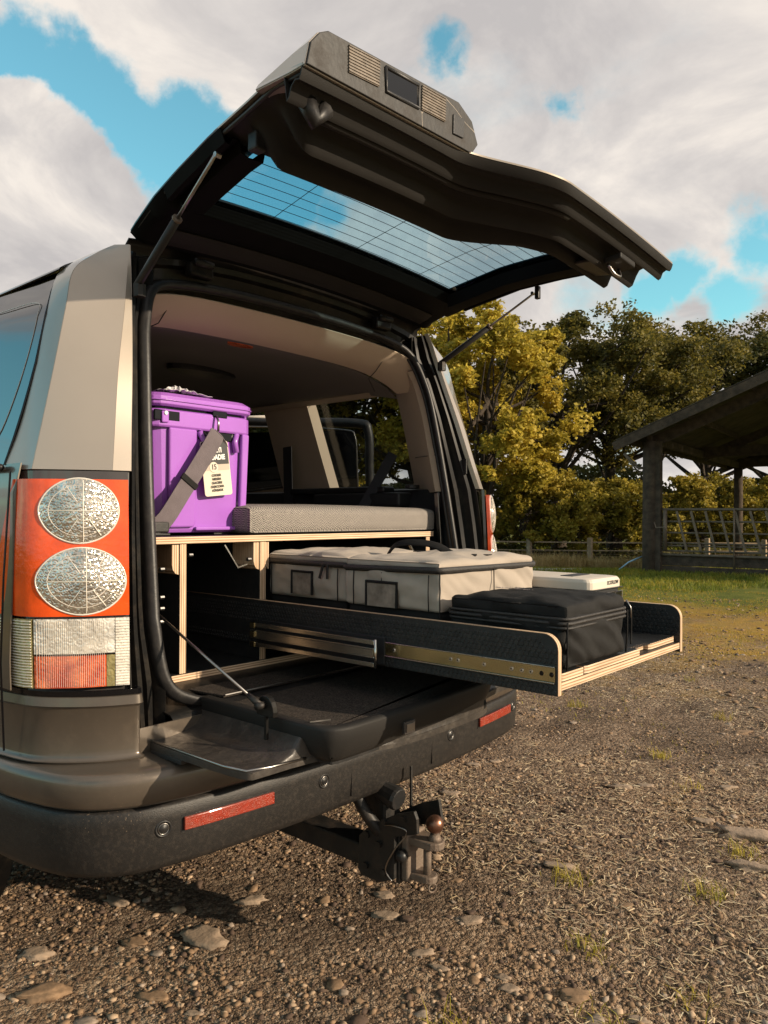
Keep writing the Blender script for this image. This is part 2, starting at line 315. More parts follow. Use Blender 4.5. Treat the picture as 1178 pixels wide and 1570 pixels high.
class MB:
    def __init__(s): s.V = []; s.F = []; s.MI = []
    def add(s, V, F, mi=0):
        b = len(s.V); s.V += [tuple(v) for v in V]; s.F += [tuple(b + i for i in f) for f in F]; s.MI += [mi] * len(F); return s
    def box(s, x0, x1, y0, y1, z0, z1, mi=0):
        V = [(x, y, z) for z in (z0, z1) for y in (y0, y1) for x in (x0, x1)]
        return s.add(V, [(0, 2, 3, 1), (4, 5, 7, 6), (0, 1, 5, 4), (2, 6, 7, 3), (0, 4, 6, 2), (1, 3, 7, 5)], mi)
    def tube(s, pts, r, n=8, caps=True, mi=0, flat=1.0):
        pts = [Vector(p) for p in pts]; R = r if isinstance(r, (list, tuple)) else [r] * len(pts)
        V = []; up = None
        for i, p in enumerate(pts):
            t = (pts[min(i + 1, len(pts) - 1)] - pts[max(i - 1, 0)]).normalized()
            if up is None:
                up = t.orthogonal().normalized()
            a = (up - t * up.dot(t)).normalized(); b = t.cross(a); up = a
            for k in range(n):
                th = 2 * pi * k / n; V.append(p + a * cos(th) * R[i] + b * sin(th) * R[i] * flat)
        F = [(i * n + k, i * n + (k + 1) % n, (i + 1) * n + (k + 1) % n, (i + 1) * n + k) for i in range(len(pts) - 1) for k in range(n)]
        if caps: F += [tuple(range(n))[::-1], tuple((len(pts) - 1) * n + k for k in range(n))]
        return s.add(V, F, mi)
    def prism(s, poly, vec, mi=0):
        n = len(poly); v = Vector(vec); V = [Vector(p) for p in poly] + [Vector(p) + v for p in poly]
        return s.add(V, [tuple(range(n))[::-1], tuple(n + i for i in range(n))] + [(i, (i + 1) % n, n + (i + 1) % n, n + i) for i in range(n)], mi)
    def grid(s, rows, mi=0, close=False):
        n = len(rows[0]); V = [p for r in rows for p in r]
        F = [(i * n + k, i * n + k + 1, (i + 1) * n + k + 1, (i + 1) * n + k) for i in range(len(rows) - 1) for k in range(n - 1)]
        if close: F += [(i * n + n - 1, i * n, (i + 1) * n, (i + 1) * n + n - 1) for i in range(len(rows) - 1)]
        return s.add(V, F, mi)
    def bar(s, a, b, w, h, mi=0, upv=(0, 0, 1)):
        a = Vector(a); b = Vector(b); t = (b - a).normalized(); u = Vector(upv)
        sd = t.cross(u)
        if sd.length < 1e-4: sd = t.cross(Vector((1, 0, 0)))
        sd.normalize(); u = sd.cross(t).normalized()
        V = [p + sd * w / 2 * i + u * h / 2 * j for p in (a, b) for i, j in ((-1, -1), (1, -1), (1, 1), (-1, 1))]
        return s.add(V, [(0, 1, 2, 3), (7, 6, 5, 4), (0, 4, 5, 1), (1, 5, 6, 2), (2, 6, 7, 3), (3, 7, 4, 0)], mi)
    def build(s, name, m, parent=None, smooth=False, **k):
        o = mk(name, s.V, s.F, None, parent, smooth, **k)
        me = o.data
        for kk in (m if isinstance(m, (list, tuple)) else [m]): me.materials.append(M[kk] if isinstance(kk, str) else kk)
        if any(s.MI):
            me.polygons.foreach_set('material_index', s.MI)
        return o
def box(name, x0, x1, y0, y1, z0, z1, m, parent=None, bevel=.002, seg=2):
    return MB().box(x0, x1, y0, y1, z0, z1).build(name, m, parent, bevel=bevel, seg=seg)
def plybox(name, x0, x1, y0, y1, z0, z1, edge, parent, bevel=.0012):
    o = box(name, x0, x1, y0, y1, z0, z1, ['phen', edge], parent, bevel=bevel, seg=1)
    return o
def edge_faces(o, fn):
    for p in o.data.polygons: p.material_index = 1 if fn(p.normal) else 0
def lerp(a, b, t): return a + (b - a) * t
def itp(x, X, Y): return float(np.interp(x, X, Y))
def smooths(t): t = max(0, min(1, t)); return t * t * (3 - 2 * t)
def catmull(pts, n=6, closed=False):
    P = [Vector(p) for p in pts]; out = []; N = len(P); rng = N if closed else N - 1
    for i in range(rng):
        p0 = P[(i - 1) % N] if closed or i > 0 else P[0]; p1 = P[i]; p2 = P[(i + 1) % N]; p3 = P[(i + 2) % N] if closed or i + 2 < N else P[-1]
        for k in range(n):
            t = k / n; out.append(.5 * ((2 * p1) + (p2 - p0) * t + (2 * p0 - 5 * p1 + 4 * p2 - p3) * t * t + (3 * p1 - p0 - 3 * p2 + p3) * t ** 3))
    if not closed: out.append(P[-1])
    return out
def text(name, body, size, loc, right, up, m, parent, sx=1.0, ext=.0003, align='CENTER', bold=0.0):
    cu = bpy.data.curves.new(name, 'FONT'); cu.body = body; cu.size = size; cu.align_x = align; cu.align_y = 'CENTER'; cu.extrude = ext; cu.offset = bold
    cu.materials.append(M[m]); o = bpy.data.objects.new(name, cu); COL.objects.link(o)
    r = Vector(right).normalized(); u = Vector(up).normalized(); n = r.cross(u)
    mm = Matrix((r * sx, u, n)).transposed().to_4x4(); mm.translation = Vector(loc)
    if parent is not None:
        o.parent = parent; mm = Matrix.Translation(-ORIG.get(parent.name, Vector((0, 0, 0)))) @ mm
    o.matrix_basis = mm
    dg = bpy.context.evaluated_depsgraph_get(); me = bpy.data.meshes.new_from_object(o.evaluated_get(dg)); me.name = name
    n = bpy.data.objects.new(name, me); COL.objects.link(n); n.parent = parent; n.matrix_basis = mm
    bpy.data.objects.remove(o); n.name = name
    return n

# =================================================================== GROUND
def vnoise(x, y, seed=0):
    xi = np.floor(x).astype(np.int64); yi = np.floor(y).astype(np.int64); xf = x - xi; yf = y - yi
    def h(a, b):
        n = (a * 374761393 + b * 668265263 + seed * 974634777) & 0x7fffffff
        n = ((n ^ (n >> 13)) * 1274126177) & 0x7fffffff
        return (n & 0xffff) / 65535.0
    u = xf * xf * (3 - 2 * xf); v = yf * yf * (3 - 2 * yf)
    return (h(xi, yi) * (1 - u) + h(xi + 1, yi) * u) * (1 - v) + (h(xi, yi + 1) * (1 - u) + h(xi + 1, yi + 1) * u) * v
def gz(x, y):
    x = np.asarray(x, float); y = np.asarray(y, float)
    d = np.hypot(x - CAM.x, y - CAM.y)
    t = np.clip((d - 17) / 11, 0, 1); base = -.67 * t * t * (3 - 2 * t)
    near = np.clip((30 - d) / 20, 0, 1)
    r = (vnoise(x * .8, y * .8, 3) - .5) * .05 + (vnoise(x * 3.1, y * 3.1, 4) - .5) * .022 + (vnoise(x * 11, y * 11, 5) - .5) * .010 + (vnoise(x * 33, y * 33, 6) - .5) * .006
    f = np.clip((d - 1.5) / 3, .4, 1)
    return base + r * near * f - .012
NR, NA = 620, 420
rad = np.concatenate([[0.02], np.geomspace(.9, 450, NR - 1)])
a0 = math.atan2(FWD.y, FWD.x)
# finer angular steps inside the view
aa = np.linspace(-pi, pi, NA, endpoint=False)
ang = a0 + aa - .62 * np.sin(aa) * 1.0
RR, AA = np.meshgrid(rad, ang, indexing='ij')
GX = CAM.x + RR * np.cos(AA); GY = CAM.y + RR * np.sin(AA); GZ = gz(GX, GY)
V = np.stack([GX, GY, GZ], -1).reshape(-1, 3)
i, k = np.meshgrid(np.arange(NR - 1), np.arange(NA), indexing='ij'); k2 = (k + 1) % NA
F = np.stack([i * NA + k, (i + 1) * NA + k, (i + 1) * NA + k2, i * NA + k2], -1).reshape(-1, 4)
def npmesh(name, V, F, m, parent=None, smooth=True, mi=None):
    me = bpy.data.meshes.new(name); nv = len(V); nf = len(F); w = F.shape[1]
    me.vertices.add(nv); me.vertices.foreach_set('co', np.ascontiguousarray(V, dtype=np.float32).ravel())
    me.loops.add(nf * w); me.loops.foreach_set('vertex_index', np.ascontiguousarray(F, dtype=np.int32).ravel())
    me.polygons.add(nf); me.polygons.foreach_set('loop_start', np.arange(0, nf * w, w, dtype=np.int32)); me.polygons.foreach_set('loop_total', np.full(nf, w, dtype=np.int32))
    if smooth: me.polygons.foreach_set('use_smooth', np.ones(nf, dtype=bool))
    me.update(calc_edges=True); me.validate()
    o = link(name, me, m, parent)
    if mi is not None: me.polygons.foreach_set('material_index', mi.astype(np.int32))
    return o
def mat_ground():
    m = bpy.data.materials.new('gravel and dirt'); m.use_nodes = True; t = m.node_tree; N = t.nodes; L = t.links; b = N['Principled BSDF']; b.inputs['Roughness'].default_value = .92; b.inputs['Specular IOR Level'].default_value = .25
    c = N.new('ShaderNodeTexCoord')
    def nz(s, d=6, r=.6):
        n = N.new('ShaderNodeTexNoise'); n.inputs['Scale'].default_value = s; n.inputs['Detail'].default_value = d; n.inputs['Roughness'].default_value = r; L.new(c.outputs['Object'], n.inputs['Vector']); return n.outputs[0]
    def ramp(f, st):
        r = N.new('ShaderNodeValToRGB'); E = r.color_ramp.elements; E[0].position = st[0][0]; E[0].color = st[0][1] + (1,); E[1].position = st[-1][0]; E[1].color = st[-1][1] + (1,)
        for p, q in st[1:-1]: e = E.new(p); e.color = q + (1,)
        L.new(f, r.inputs[0]); return r.outputs[0]
    def mixc(f, a, bb, bt='MIX'):
        n = N.new('ShaderNodeMix'); n.data_type = 'RGBA'; n.blend_type = bt
        if isinstance(f, float): n.inputs[0].default_value = f
        else: L.new(f, n.inputs[0])
        L.new(a, n.inputs[6]); L.new(bb, n.inputs[7]); return n.outputs[2]
    soil = ramp(nz(1.3, 8, .65), [(.3, (.075, .046, .026)), (.5, (.20, .128, .075)), (.7, (.38, .26, .165))])
    v = N.new('ShaderNodeTexVoronoi'); v.inputs['Scale'].default_value = 62; L.new(c.outputs['Object'], v.inputs['Vector'])
    sp = N.new('ShaderNodeSeparateColor'); L.new(v.outputs['Color'], sp.inputs[0])
    grit = ramp(sp.outputs[0], [(.0, (.03, .019, .012)), (.45, (.17, .11, .068)), (.75, (.42, .30, .20)), (1., (.62, .49, .36))])
    base = mixc(.62, soil, grit)
    v2 = N.new('ShaderNodeTexVoronoi'); v2.inputs['Scale'].default_value = 190; L.new(c.outputs['Object'], v2.inputs['Vector'])
    sp2 = N.new('ShaderNodeSeparateColor'); L.new(v2.outputs['Color'], sp2.inputs[0])
    fine = ramp(sp2.outputs[1], [(0., (.04, .027, .018)), (.6, (.19, .13, .085)), (1., (.48, .37, .27))])
    base = mixc(.4, base, fine)
    # grass / moss: by distance from the yard and noise
    base = mixc(.75, base, ramp(nz(.85, 5, .6), [(.34, (.34, .32, .30)), (.5, (1, 1, 1)), (.66, (1.4, 1.35, 1.25))]), 'MULTIPLY')
    base = mixc(.6, base, ramp(nz(7, 5, .7), [(.32, (.55, .5, .48)), (.52, (1, 1, 1)), (.7, (1.2, 1.15, 1.1))]), 'MULTIPLY')
    sub = N.new('ShaderNodeVectorMath'); sub.operation = 'DISTANCE'; L.new(c.outputs['Object'], sub.inputs[0]); sub.inputs[1].default_value = (CAM.x, CAM.y, 0)
    def ma(op, a, bb, cl=False):
        n = N.new('ShaderNodeMath'); n.operation = op; n.use_clamp = cl
        for i2, v_ in enumerate((a, bb)):
            if isinstance(v_, (int, float)): n.inputs[i2].default_value = v_
            else: L.new(v_, n.inputs[i2])
        return n.outputs[0]
    dd = sub.outputs['Value']
    mo = ma('ADD', ma('MULTIPLY', ma('SUBTRACT', dd, 6.2), .24), ma('MULTIPLY', ma('SUBTRACT', nz(.9, 7, .7), .5), 4.2), True)
    moss = ramp(nz(5, 8, .7), [(.3, (.34, .18, .02)), (.5, (.46, .27, .03)), (.7, (.26, .20, .03))])
    mof = ma('MULTIPLY', mo, .8)
    base = mixc(mof, base, moss)
    gr = ma('ADD', ma('MULTIPLY', ma('SUBTRACT', dd, 10.6), .7), ma('MULTIPLY', ma('SUBTRACT', nz(.5, 5, .6), .5), 3.0), True)
    grass = ramp(nz(3, 8, .7), [(.3, (.08, .09, .014)), (.5, (.13, .15, .02)), (.72, (.24, .19, .035))])
    base = mixc(gr, base, grass)
    L.new(base, b.inputs['Base Color'])
    h = ma('ADD', ma('MULTIPLY', v.outputs['Distance'], -1.0), ma('MULTIPLY', v2.outputs['Distance'], -.4)); h = ma('ADD', h, ma('MULTIPLY', nz(40, 8, .7), .8))
    bp = N.new('ShaderNodeBump'); bp.inputs['Strength'].default_value = 1.0; bp.inputs['Distance'].default_value = .02; L.new(h, bp.inputs['Height']); L.new(bp.outputs[0], b.inputs['Normal'])
    return m
M['ground'] = mat_ground()
g = npmesh('ground', V, F, 'ground'); g['kind'] = 'structure'

# concrete strip by the grass
pc = [(15.6, 7.1), (13.6, 7.35), (12.4, 9.2), (16.3, 8.3)]
mb = MB(); mb.prism([(x, y, float(gz(x, y)) + .05) for x, y in pc], (0, 0, -.12)); o = mb.build('path', 'concrete'); o['kind'] = 'structure'

def ico(sub):
    bm = bmesh.new(); bmesh.ops.create_icosphere(bm, subdivisions=sub, radius=1)
    V = np.array([v.co[:] for v in bm.verts]); F = np.array([[v.index for v in f.verts] for f in bm.faces]); bm.free(); return V, F
I1 = ico(1); I2 = ico(2); I3 = ico(3)
def polar_pts(n, r0, r1, half=34, pw=1.0, cen=0):
    r = r0 + (r1 - r0) * RNG.random(n) ** pw; a = a0 + radians(cen) + np.radians(RNG.uniform(-half, half, n))
    return CAM.x + r * np.cos(a), CAM.y + r * np.sin(a)
def pebbles(name, n, r0, r1, smin, smax, pexp, I, cols, flat=.6, pw=1.0, half=36):
    x, y = polar_pts(n, r0, r1, half, pw)
    if I is I1:
        kk = vnoise(x * 1.7, y * 1.7, 71) * .6 + vnoise(x * 6, y * 6, 72) * .5 + RNG.random(n) * .35 > .66; x = x[kk]; y = y[kk]; n = len(x)
    z = gz(x, y)
    s = smin * (smax / smin) ** (RNG.random(n) ** pexp)
    Vb, Fb = I; nv = len(Vb)
    jit = 1 + RNG.uniform(-.28, .28, (n, nv, 1))
    sc = np.stack([s * RNG.uniform(.7, 1.3, n), s * RNG.uniform(.7, 1.3, n), s * flat * RNG.uniform(.6, 1.2, n)], -1)[:, None, :]
    P = Vb[None] * jit * sc
    th = RNG.uniform(0, 2 * pi, n); c, si = np.cos(th)[:, None], np.sin(th)[:, None]
    ti = RNG.uniform(-.5, .5, n)[:, None]
    X = P[..., 0] * c - P[..., 1] * si; Y = P[..., 0] * si + P[..., 1] * c; Z = P[..., 2] + X * np.tan(ti) * .5
    X += x[:, None]; Y += y[:, None]; Z += (z + s * flat * .25)[:, None]
    Vv = np.stack([X, Y, Z], -1).reshape(-1, 3); Ff = (Fb[None] + (np.arange(n) * nv)[:, None, None]).reshape(-1, 3)
    mi = np.repeat(RNG.choice(len(cols), n, p=None), len(Fb))
    o = npmesh(name, Vv, Ff, cols, smooth=False, mi=mi); o['kind'] = 'stuff'; return o
def stonem(nm, c, b=.4): return mat(nm, c, .85, 0, .3, 60, b, 150, dirt=.3, dcol=(.12, .08, .05), ds=40)
M['st1'] = stonem('brown pebble', (.22, .14, .08)); M['st2'] = stonem('tan pebble', (.38, .27, .175)); M['st3'] = stonem('grey pebble', (.27, .21, .16)); M['st4'] = stonem('pale pebble', (.58, .47, .36)); M['st5'] = stonem('dark pebble', (.08, .05, .034))
M['rock'] = mat('field stone', (.27, .20, .14), .85, 0, .3, 18, .8, 45, dirt=.4, dcol=(.15, .1, .07), ds=16, bd=.006)
cols = ['st1', 'st1', 'st2', 'st1', 'st3', 'st5', 'st5', 'st1', 'st1', 'st5', 'st1', 'st5', 'st2']
pebbles('gravel', 80000, 1.15, 5.2, .0022, .012, 2.6, I1, cols, pw=.85)
pebbles('gravel', 20000, 4.8, 13, .006, .024, 2.4, I1, cols, pw=.9)
pebbles('gravel', 900, 1.3, 9, .011, .024, 2.4, I2, ['st2', 'st3', 'st1', 'st5', 'st1'], .4)

# straw and grass blades
def blades(name, x, y, L, wd, lean, m, zoff=.0, flatlie=False):
    n = len(x); z = gz(x, y) + zoff; th = RNG.uniform(0, 2 * pi, n); d = np.stack([np.cos(th), np.sin(th)], -1); pr = np.stack([-d[:, 1], d[:, 0]], -1)
    w = wd * RNG.uniform(.6, 1.3, n); L = L * RNG.uniform(.5, 1.3, n)
    if flatlie:
        ln = RNG.uniform(-.15, .22, n)
        P0 = np.stack([x, y, z + .003], -1); dr = np.stack([d[:, 0], d[:, 1], ln], -1) * L[:, None]
        sd = np.stack([pr[:, 0], pr[:, 1], RNG.uniform(-.4, .4, n)], -1) * w[:, None]
        Vv = np.stack([P0 - dr / 2 - sd, P0 - dr / 2 + sd, P0 + dr / 2 + sd, P0 + dr / 2 - sd], 1).reshape(-1, 3)
        Vv[:, 2] = np.maximum(Vv[:, 2], np.repeat(z, 4) + .0005)
        Ff = (np.arange(n) * 4)[:, None] + np.array([[0, 1, 2, 3]])
    else:
        le = lean * RNG.uniform(.2, 1.4, n)
        P0 = np.stack([x, y, z - .01], -1); mid = P0 + np.stack([d[:, 0] * le * .3 * L, d[:, 1] * le * .3 * L, L * .6], -1); tip = P0 + np.stack([d[:, 0] * le * L, d[:, 1] * le * L, L * (1 - .25 * le)], -1)
        sd = np.stack([pr[:, 0], pr[:, 1], 0 * w], -1) * w[:, None]
        Vv = np.stack([P0 - sd, P0 + sd, mid + sd * .7, tip, mid - sd * .7], 1).reshape(-1, 3)
        Ff = (np.arange(n) * 5)[:, None] + np.array([[0, 1, 2, 4]]); F3 = (np.arange(n) * 5)[:, None] + np.array([[4, 2, 3, 3]])
        Ff = Ff
        # tip as separate quad with tiny end
        Vv = np.concatenate([Vv, np.repeat(tip + sd * .05, 1, 0)], 0)
        F3 = np.stack([np.arange(n) * 5 + 4, np.arange(n) * 5 + 2, 5 * n + np.arange(n), np.arange(n) * 5 + 3], -1)
        Ff = np.concatenate([Ff, F3], 0)
    o = npmesh(name, Vv, Ff, m, smooth=False); o['kind'] = 'stuff'; return o
def leafmat(name, c1, c2, c3, sc=3.0, tr=.35, fine=40):
    m = bpy.data.materials.new(name); m.use_nodes = True; t = m.node_tree; N = t.nodes; L = t.links; N.clear()
    o = N.new('ShaderNodeOutputMaterial'); c = N.new('ShaderNodeTexCoord')
    n = N.new('ShaderNodeTexNoise'); n.inputs['Scale'].default_value = sc; n.inputs['Detail'].default_value = 3; L.new(c.outputs['Object'], n.inputs['Vector'])
    v = N.new('ShaderNodeTexWhiteNoise'); ge = N.new('ShaderNodeVectorMath'); ge.operation = 'SNAP'; ge.inputs[1].default_value = (1 / fine,) * 3; L.new(c.outputs['Object'], ge.inputs[0]); L.new(ge.outputs[0], v.inputs['Vector'])
    ad = N.new('ShaderNodeMath'); ad.operation = 'MULTIPLY_ADD'; L.new(v.outputs['Value'], ad.inputs[0]); ad.inputs[1].default_value = .35; sb = N.new('ShaderNodeMath'); sb.operation = 'SUBTRACT'; L.new(n.outputs[0], sb.inputs[0]); sb.inputs[1].default_value = .17; L.new(sb.outputs[0], ad.inputs[2])
    r = N.new('ShaderNodeValToRGB'); E = r.color_ramp.elements; E[0].position = .3; E[0].color = c1 + (1,); E[1].position = .72; E[1].color = c3 + (1,); e = E.new(.5); e.color = c2 + (1,); L.new(ad.outputs[0], r.inputs[0])
    df = N.new('ShaderNodeBsdfPrincipled'); df.inputs['Roughness'].default_value = .6; df.inputs['Specular IOR Level'].default_value = .3; tl = N.new('ShaderNodeBsdfTranslucent'); mi = N.new('ShaderNodeMixShader'); mi.inputs[0].default_value = tr
    L.new(r.outputs[0], df.inputs['Base Color']); L.new(r.outputs[0], tl.inputs[0]); L.new(df.outputs[0], mi.inputs[1]); L.new(tl.outputs[0], mi.inputs[2]); L.new(mi.outputs[0], o.inputs[0])
    return m
M['straw'] = leafmat('straw', (.46, .34, .19), (.62, .48, .29), (.74, .62, .42), 30, .1)
M['tuft'] = leafmat('yellow green tuft', (.32, .25, .03), (.50, .40, .05), (.36, .33, .05), 6, .4)
M['lawn'] = leafmat('verge grass', (.10, .13, .015), (.19, .22, .025), (.36, .28, .04), 1.2, .45)
M['drygrass'] = leafmat('dry tall grass', (.19, .13, .04), (.34, .23, .085), (.42, .31, .14), 1.5, .3)
M['moss'] = leafmat('orange moss grass', (.38, .22, .025), (.55, .35, .04), (.34, .29, .04), 1.6, .35)
x, y = polar_pts(26000, 1.7, 8.0, 27, .8, -12)
k = vnoise(x * 1.1, y * 1.1, 11) * 1.1 + vnoise(x * 4, y * 4, 12) * .5 + .25 * np.exp(-((x - .62) ** 2 + (y + .35) ** 2) / .25) > .86
blades('straw_litter', x[k], y[k], np.full(k.sum(), .030), .0013, 0, 'straw', .004, True)
# tufts near
tx, ty = [], []
for px_, py_ in [(-.6, -.3), (-.2, -.35), (-.9, -.55), (-.45, -.7), (.3, -.75), (.7, -.2), (.75, -.9), (.35, -.45), (1.3, -.6), (1.9, -.2), (2.3, .1), (1.6, -1.0), (2.6, -.5), (2.2, -.9), (3.3, .1), (2.9, .9), (-.95, -.2), (-1.05, -.35), (.05, -.62), (.9, -.6), (3.0, -1.2), (3.6, -.6), (2.3, 1.5), (4.2, .6), (3.8, 1.4), (1.1, -1.05), (.55, -1.0)]:
    n = random.randint(22, 60); rr = .03; tx += list(px_ + RNG.normal(0, rr, n)); ty += list(py_ + RNG.normal(0, rr, n))
blades('grass_tufts', np.array(tx), np.array(ty), np.full(len(tx), .058), .0016, .9, 'tuft')
x, y = polar_pts(9000, 3.5, 9.5, 30, .7); k = vnoise(x * 1.3, y * 1.3, 21) * .8 + vnoise(x * 5, y * 5, 22) * .5 > .86
blades('grass_tufts', x[k], y[k], np.full(k.sum(), .03), .0022, .9, 'tuft')
x, y = polar_pts(60000, 6.5, 14, 32, .7); dd_ = np.hypot(x - CAM.x, y - CAM.y); k = vnoise(x * .9, y * .9, 31) + vnoise(x * 3, y * 3, 32) * .5 > 1.02 - .07 * (dd_ - 6.5)
blades('moss_grass', x[k], y[k], np.full(k.sum(), .028), .004, .9, 'moss')
x, y = polar_pts(90000, 11.3, 26, 32, .8); dd_ = np.hypot(x - CAM.x, y - CAM.y); k = vnoise(x * .5, y * .5, 41) + .12 * (dd_ - 11.3) > .62
blades('verge_grass', x[k], y[k], np.full(k.sum(), .10), .007, .7, 'lawn')
x, y = polar_pts(46000, 19.0, 26.5, 20, 1, -2); dd_ = np.hypot(x - CAM.x, y - CAM.y); k = vnoise(x * .7, y * .7, 51) + .15 * (dd_ - 20) > .55
blades('tall_dry_grass', x[k], y[k], np.full(k.sum(), .42), .008, .5, 'drygrass')
x, y = polar_pts(40000, 26.5, 50, 34, 1, 0)
blades('field_grass', x, y, np.full(len(x), .3), .012, .6, 'lawn')

# individual stones
rocks = [((1.355, 0.285), .085, .045, 'long flat pale stone half sunk in the gravel near the right edge'), ((1.13, .02), .085, .03, 'long brown stone sunk in the gravel below the pale slab'),
 ((-.29, -.565), .035, .03, 'pale oval stone lying apart near the bottom middle'), ((-.245, -.575), .02, .016, 'small brown pebble just above a dark pebble'), ((.135, -.62), .04, .034, 'brown rounded stone near the bottom, right of the middle'),
 ((.0, 0), .03, .02, 'x')]
def gpt(px_, py_):
    d = FWD + RGT * ((px_ - 589) / 1168.26) - UPV * ((py_ - 785) / 1168.26); t = -CAM.z / d.z; return CAM + d * t
RK = [(1145, 1278, 35, 'long flat pale slab of stone half sunk in gravel at the right edge'), (1151, 1326, 27, 'long brown stone just below the pale slab at the right edge'),
 (649, 1460, 15, 'pale oval stone lying right below the tow hitch near the bottom'), (674, 1483, 12, 'brown upright pebble close under the pale oval stone'), (882, 1524, 20, 'rounded brown stone at the bottom, below the big straw patch'),
 (722, 1408, 17, 'flat brown stone pair lying right of and below the tow hitch'), (953, 1200, 15, 'flat pale flake of stone above and right of the tow ball'), (989, 1197, 11, 'second pale flake just right of the larger flake'),
 (1117, 1202, 12, 'small pale stone near the upper right of the gravel'), (827, 1285, 11, 'thin white flake right of the tow ball'), (1080, 1253, 13, 'grey stone between grass tufts above the pale slab'),
 (772, 1498, 10, 'small oval light pebble at the bottom middle'), (781, 1515, 12, 'grey split stone under the small oval pebble'), (1170, 1545, 13, 'tan stone in the bottom right corner'), (862, 1325, 22, 'broad brown stone sunk level with the straw'),
 (315, 1436, 28, 'large pale rugged stone in the gravel in front of the bumper'), (58, 1457, 23, 'broad flat rock sunk in the ground at the left edge'), (66, 1518, 27, 'largest dark sunken rock in the bottom left corner'),
 (386, 1377, 19, 'pale angular stone close under the bumper shadow'), (179, 1377, 17, 'dark flat stone in the shade under the bumper corner'), (234, 1522, 17, 'upright tan stone beside a grass tuft at the bottom left'),
 (206, 1441, 15, 'brown wedge stone left of the large pale rugged stone'), (592, 1402, 16, 'tan stone below the tow hitch'), (590, 1370, 15, 'grey brown stone directly beneath the hitch plate'), (299, 1549, 11, 'small pale stone at the bottom edge, left of middle'), (980, 1560, 14, 'brown stone cut by the bottom edge of the photo'), (960, 1384, 10, 'dark pebble in the straw right of the middle'),
 (700, 1345, 9, 'small pebble right of the lower hitch jaw'), (690, 1215, 15, 'pale flat stone seen beyond the hitch by the hanging rod'), (725, 1172, 10, 'whitish stone lying beyond the bumper centre'), (1140, 1115, 12, 'pale stone far out on the yard at the right'), (760, 1165, 9, 'light flake beyond the right end of the bumper')]
for (a, b_, r, lab) in RK:
    P = gpt(a, b_); dist = (P - CAM).length; R = r / 1168 * dist
    Vb, Fb = I3; Vb = Vb.copy(); sd = random.randint(0, 999)
    el = random.uniform(1.0, 1.15); w2 = random.uniform(.6, .85)
    nn = 1 + .75 * (vnoise(Vb[:, 0] * 1.6 + sd, Vb[:, 1] * 1.6 + Vb[:, 2] * 2 + sd, 7) - .5) + .40 * (vnoise(Vb[:, 0] * 5 + sd, Vb[:, 1] * 4 + Vb[:, 2] * 5, 8) - .5)
    Vb = Vb * nn[:, None]; Vb[:, 2] = np.clip(Vb[:, 2], -.6, .62) ; Vb = Vb * np.array([R * el, R * w2 * .8, R * .30])
    th = a0 - pi / 2 + random.uniform(-.5, .5); c_, s_ = cos(th), sin(th)
    X = Vb[:, 0] * c_ - Vb[:, 1] * s_; Y = Vb[:, 0] * s_ + Vb[:, 1] * c_
    me = bpy.data.meshes.new('stone'); me.from_pydata(np.stack([X, Y, Vb[:, 2]], -1).tolist(), [], Fb.tolist())
    o = link('stone', me, ['rock' if random.random() < .8 else 'st1'], smooth=True); o.location = (P.x, P.y, float(gz(P.x, P.y)) + R * .05)
    tag(o, lab, 'stone', 'loose stones on the yard')

# =================================================================== BACKGROUND
def W_(d, r, z=None):  # along view forward (flat) and right
    f = Vector((FWD.x, FWD.y, 0)).normalized(); rr = Vector((RGT.x, RGT.y, 0)).normalized()
    p = Vector((CAM.x, CAM.y, 0)) + f * d + rr * r; p.z = float(gz(p.x, p.y)) if z is None else z; return p
def leafcards(P, s, m, name, parent, squash=.75):
    n = len(P); u = RNG.normal(size=(n, 3)); u /= np.linalg.norm(u, axis=1)[:, None]; v = RNG.normal(size=(n, 3)); v -= (v * u).sum(1)[:, None] * u; v /= np.linalg.norm(v, axis=1)[:, None]
    u[:, 2] *= squash
    s = (s * RNG.uniform(.55, 1.25, n))[:, None]
    Vv = np.stack([P - u * s, P - v * s * .55, P + u * s, P + v * s * .55], 1).reshape(-1, 3)
    return npmesh(name, Vv, (np.arange(n) * 4)[:, None] + np.array([[0, 1, 2, 3]]), m, parent, smooth=False)
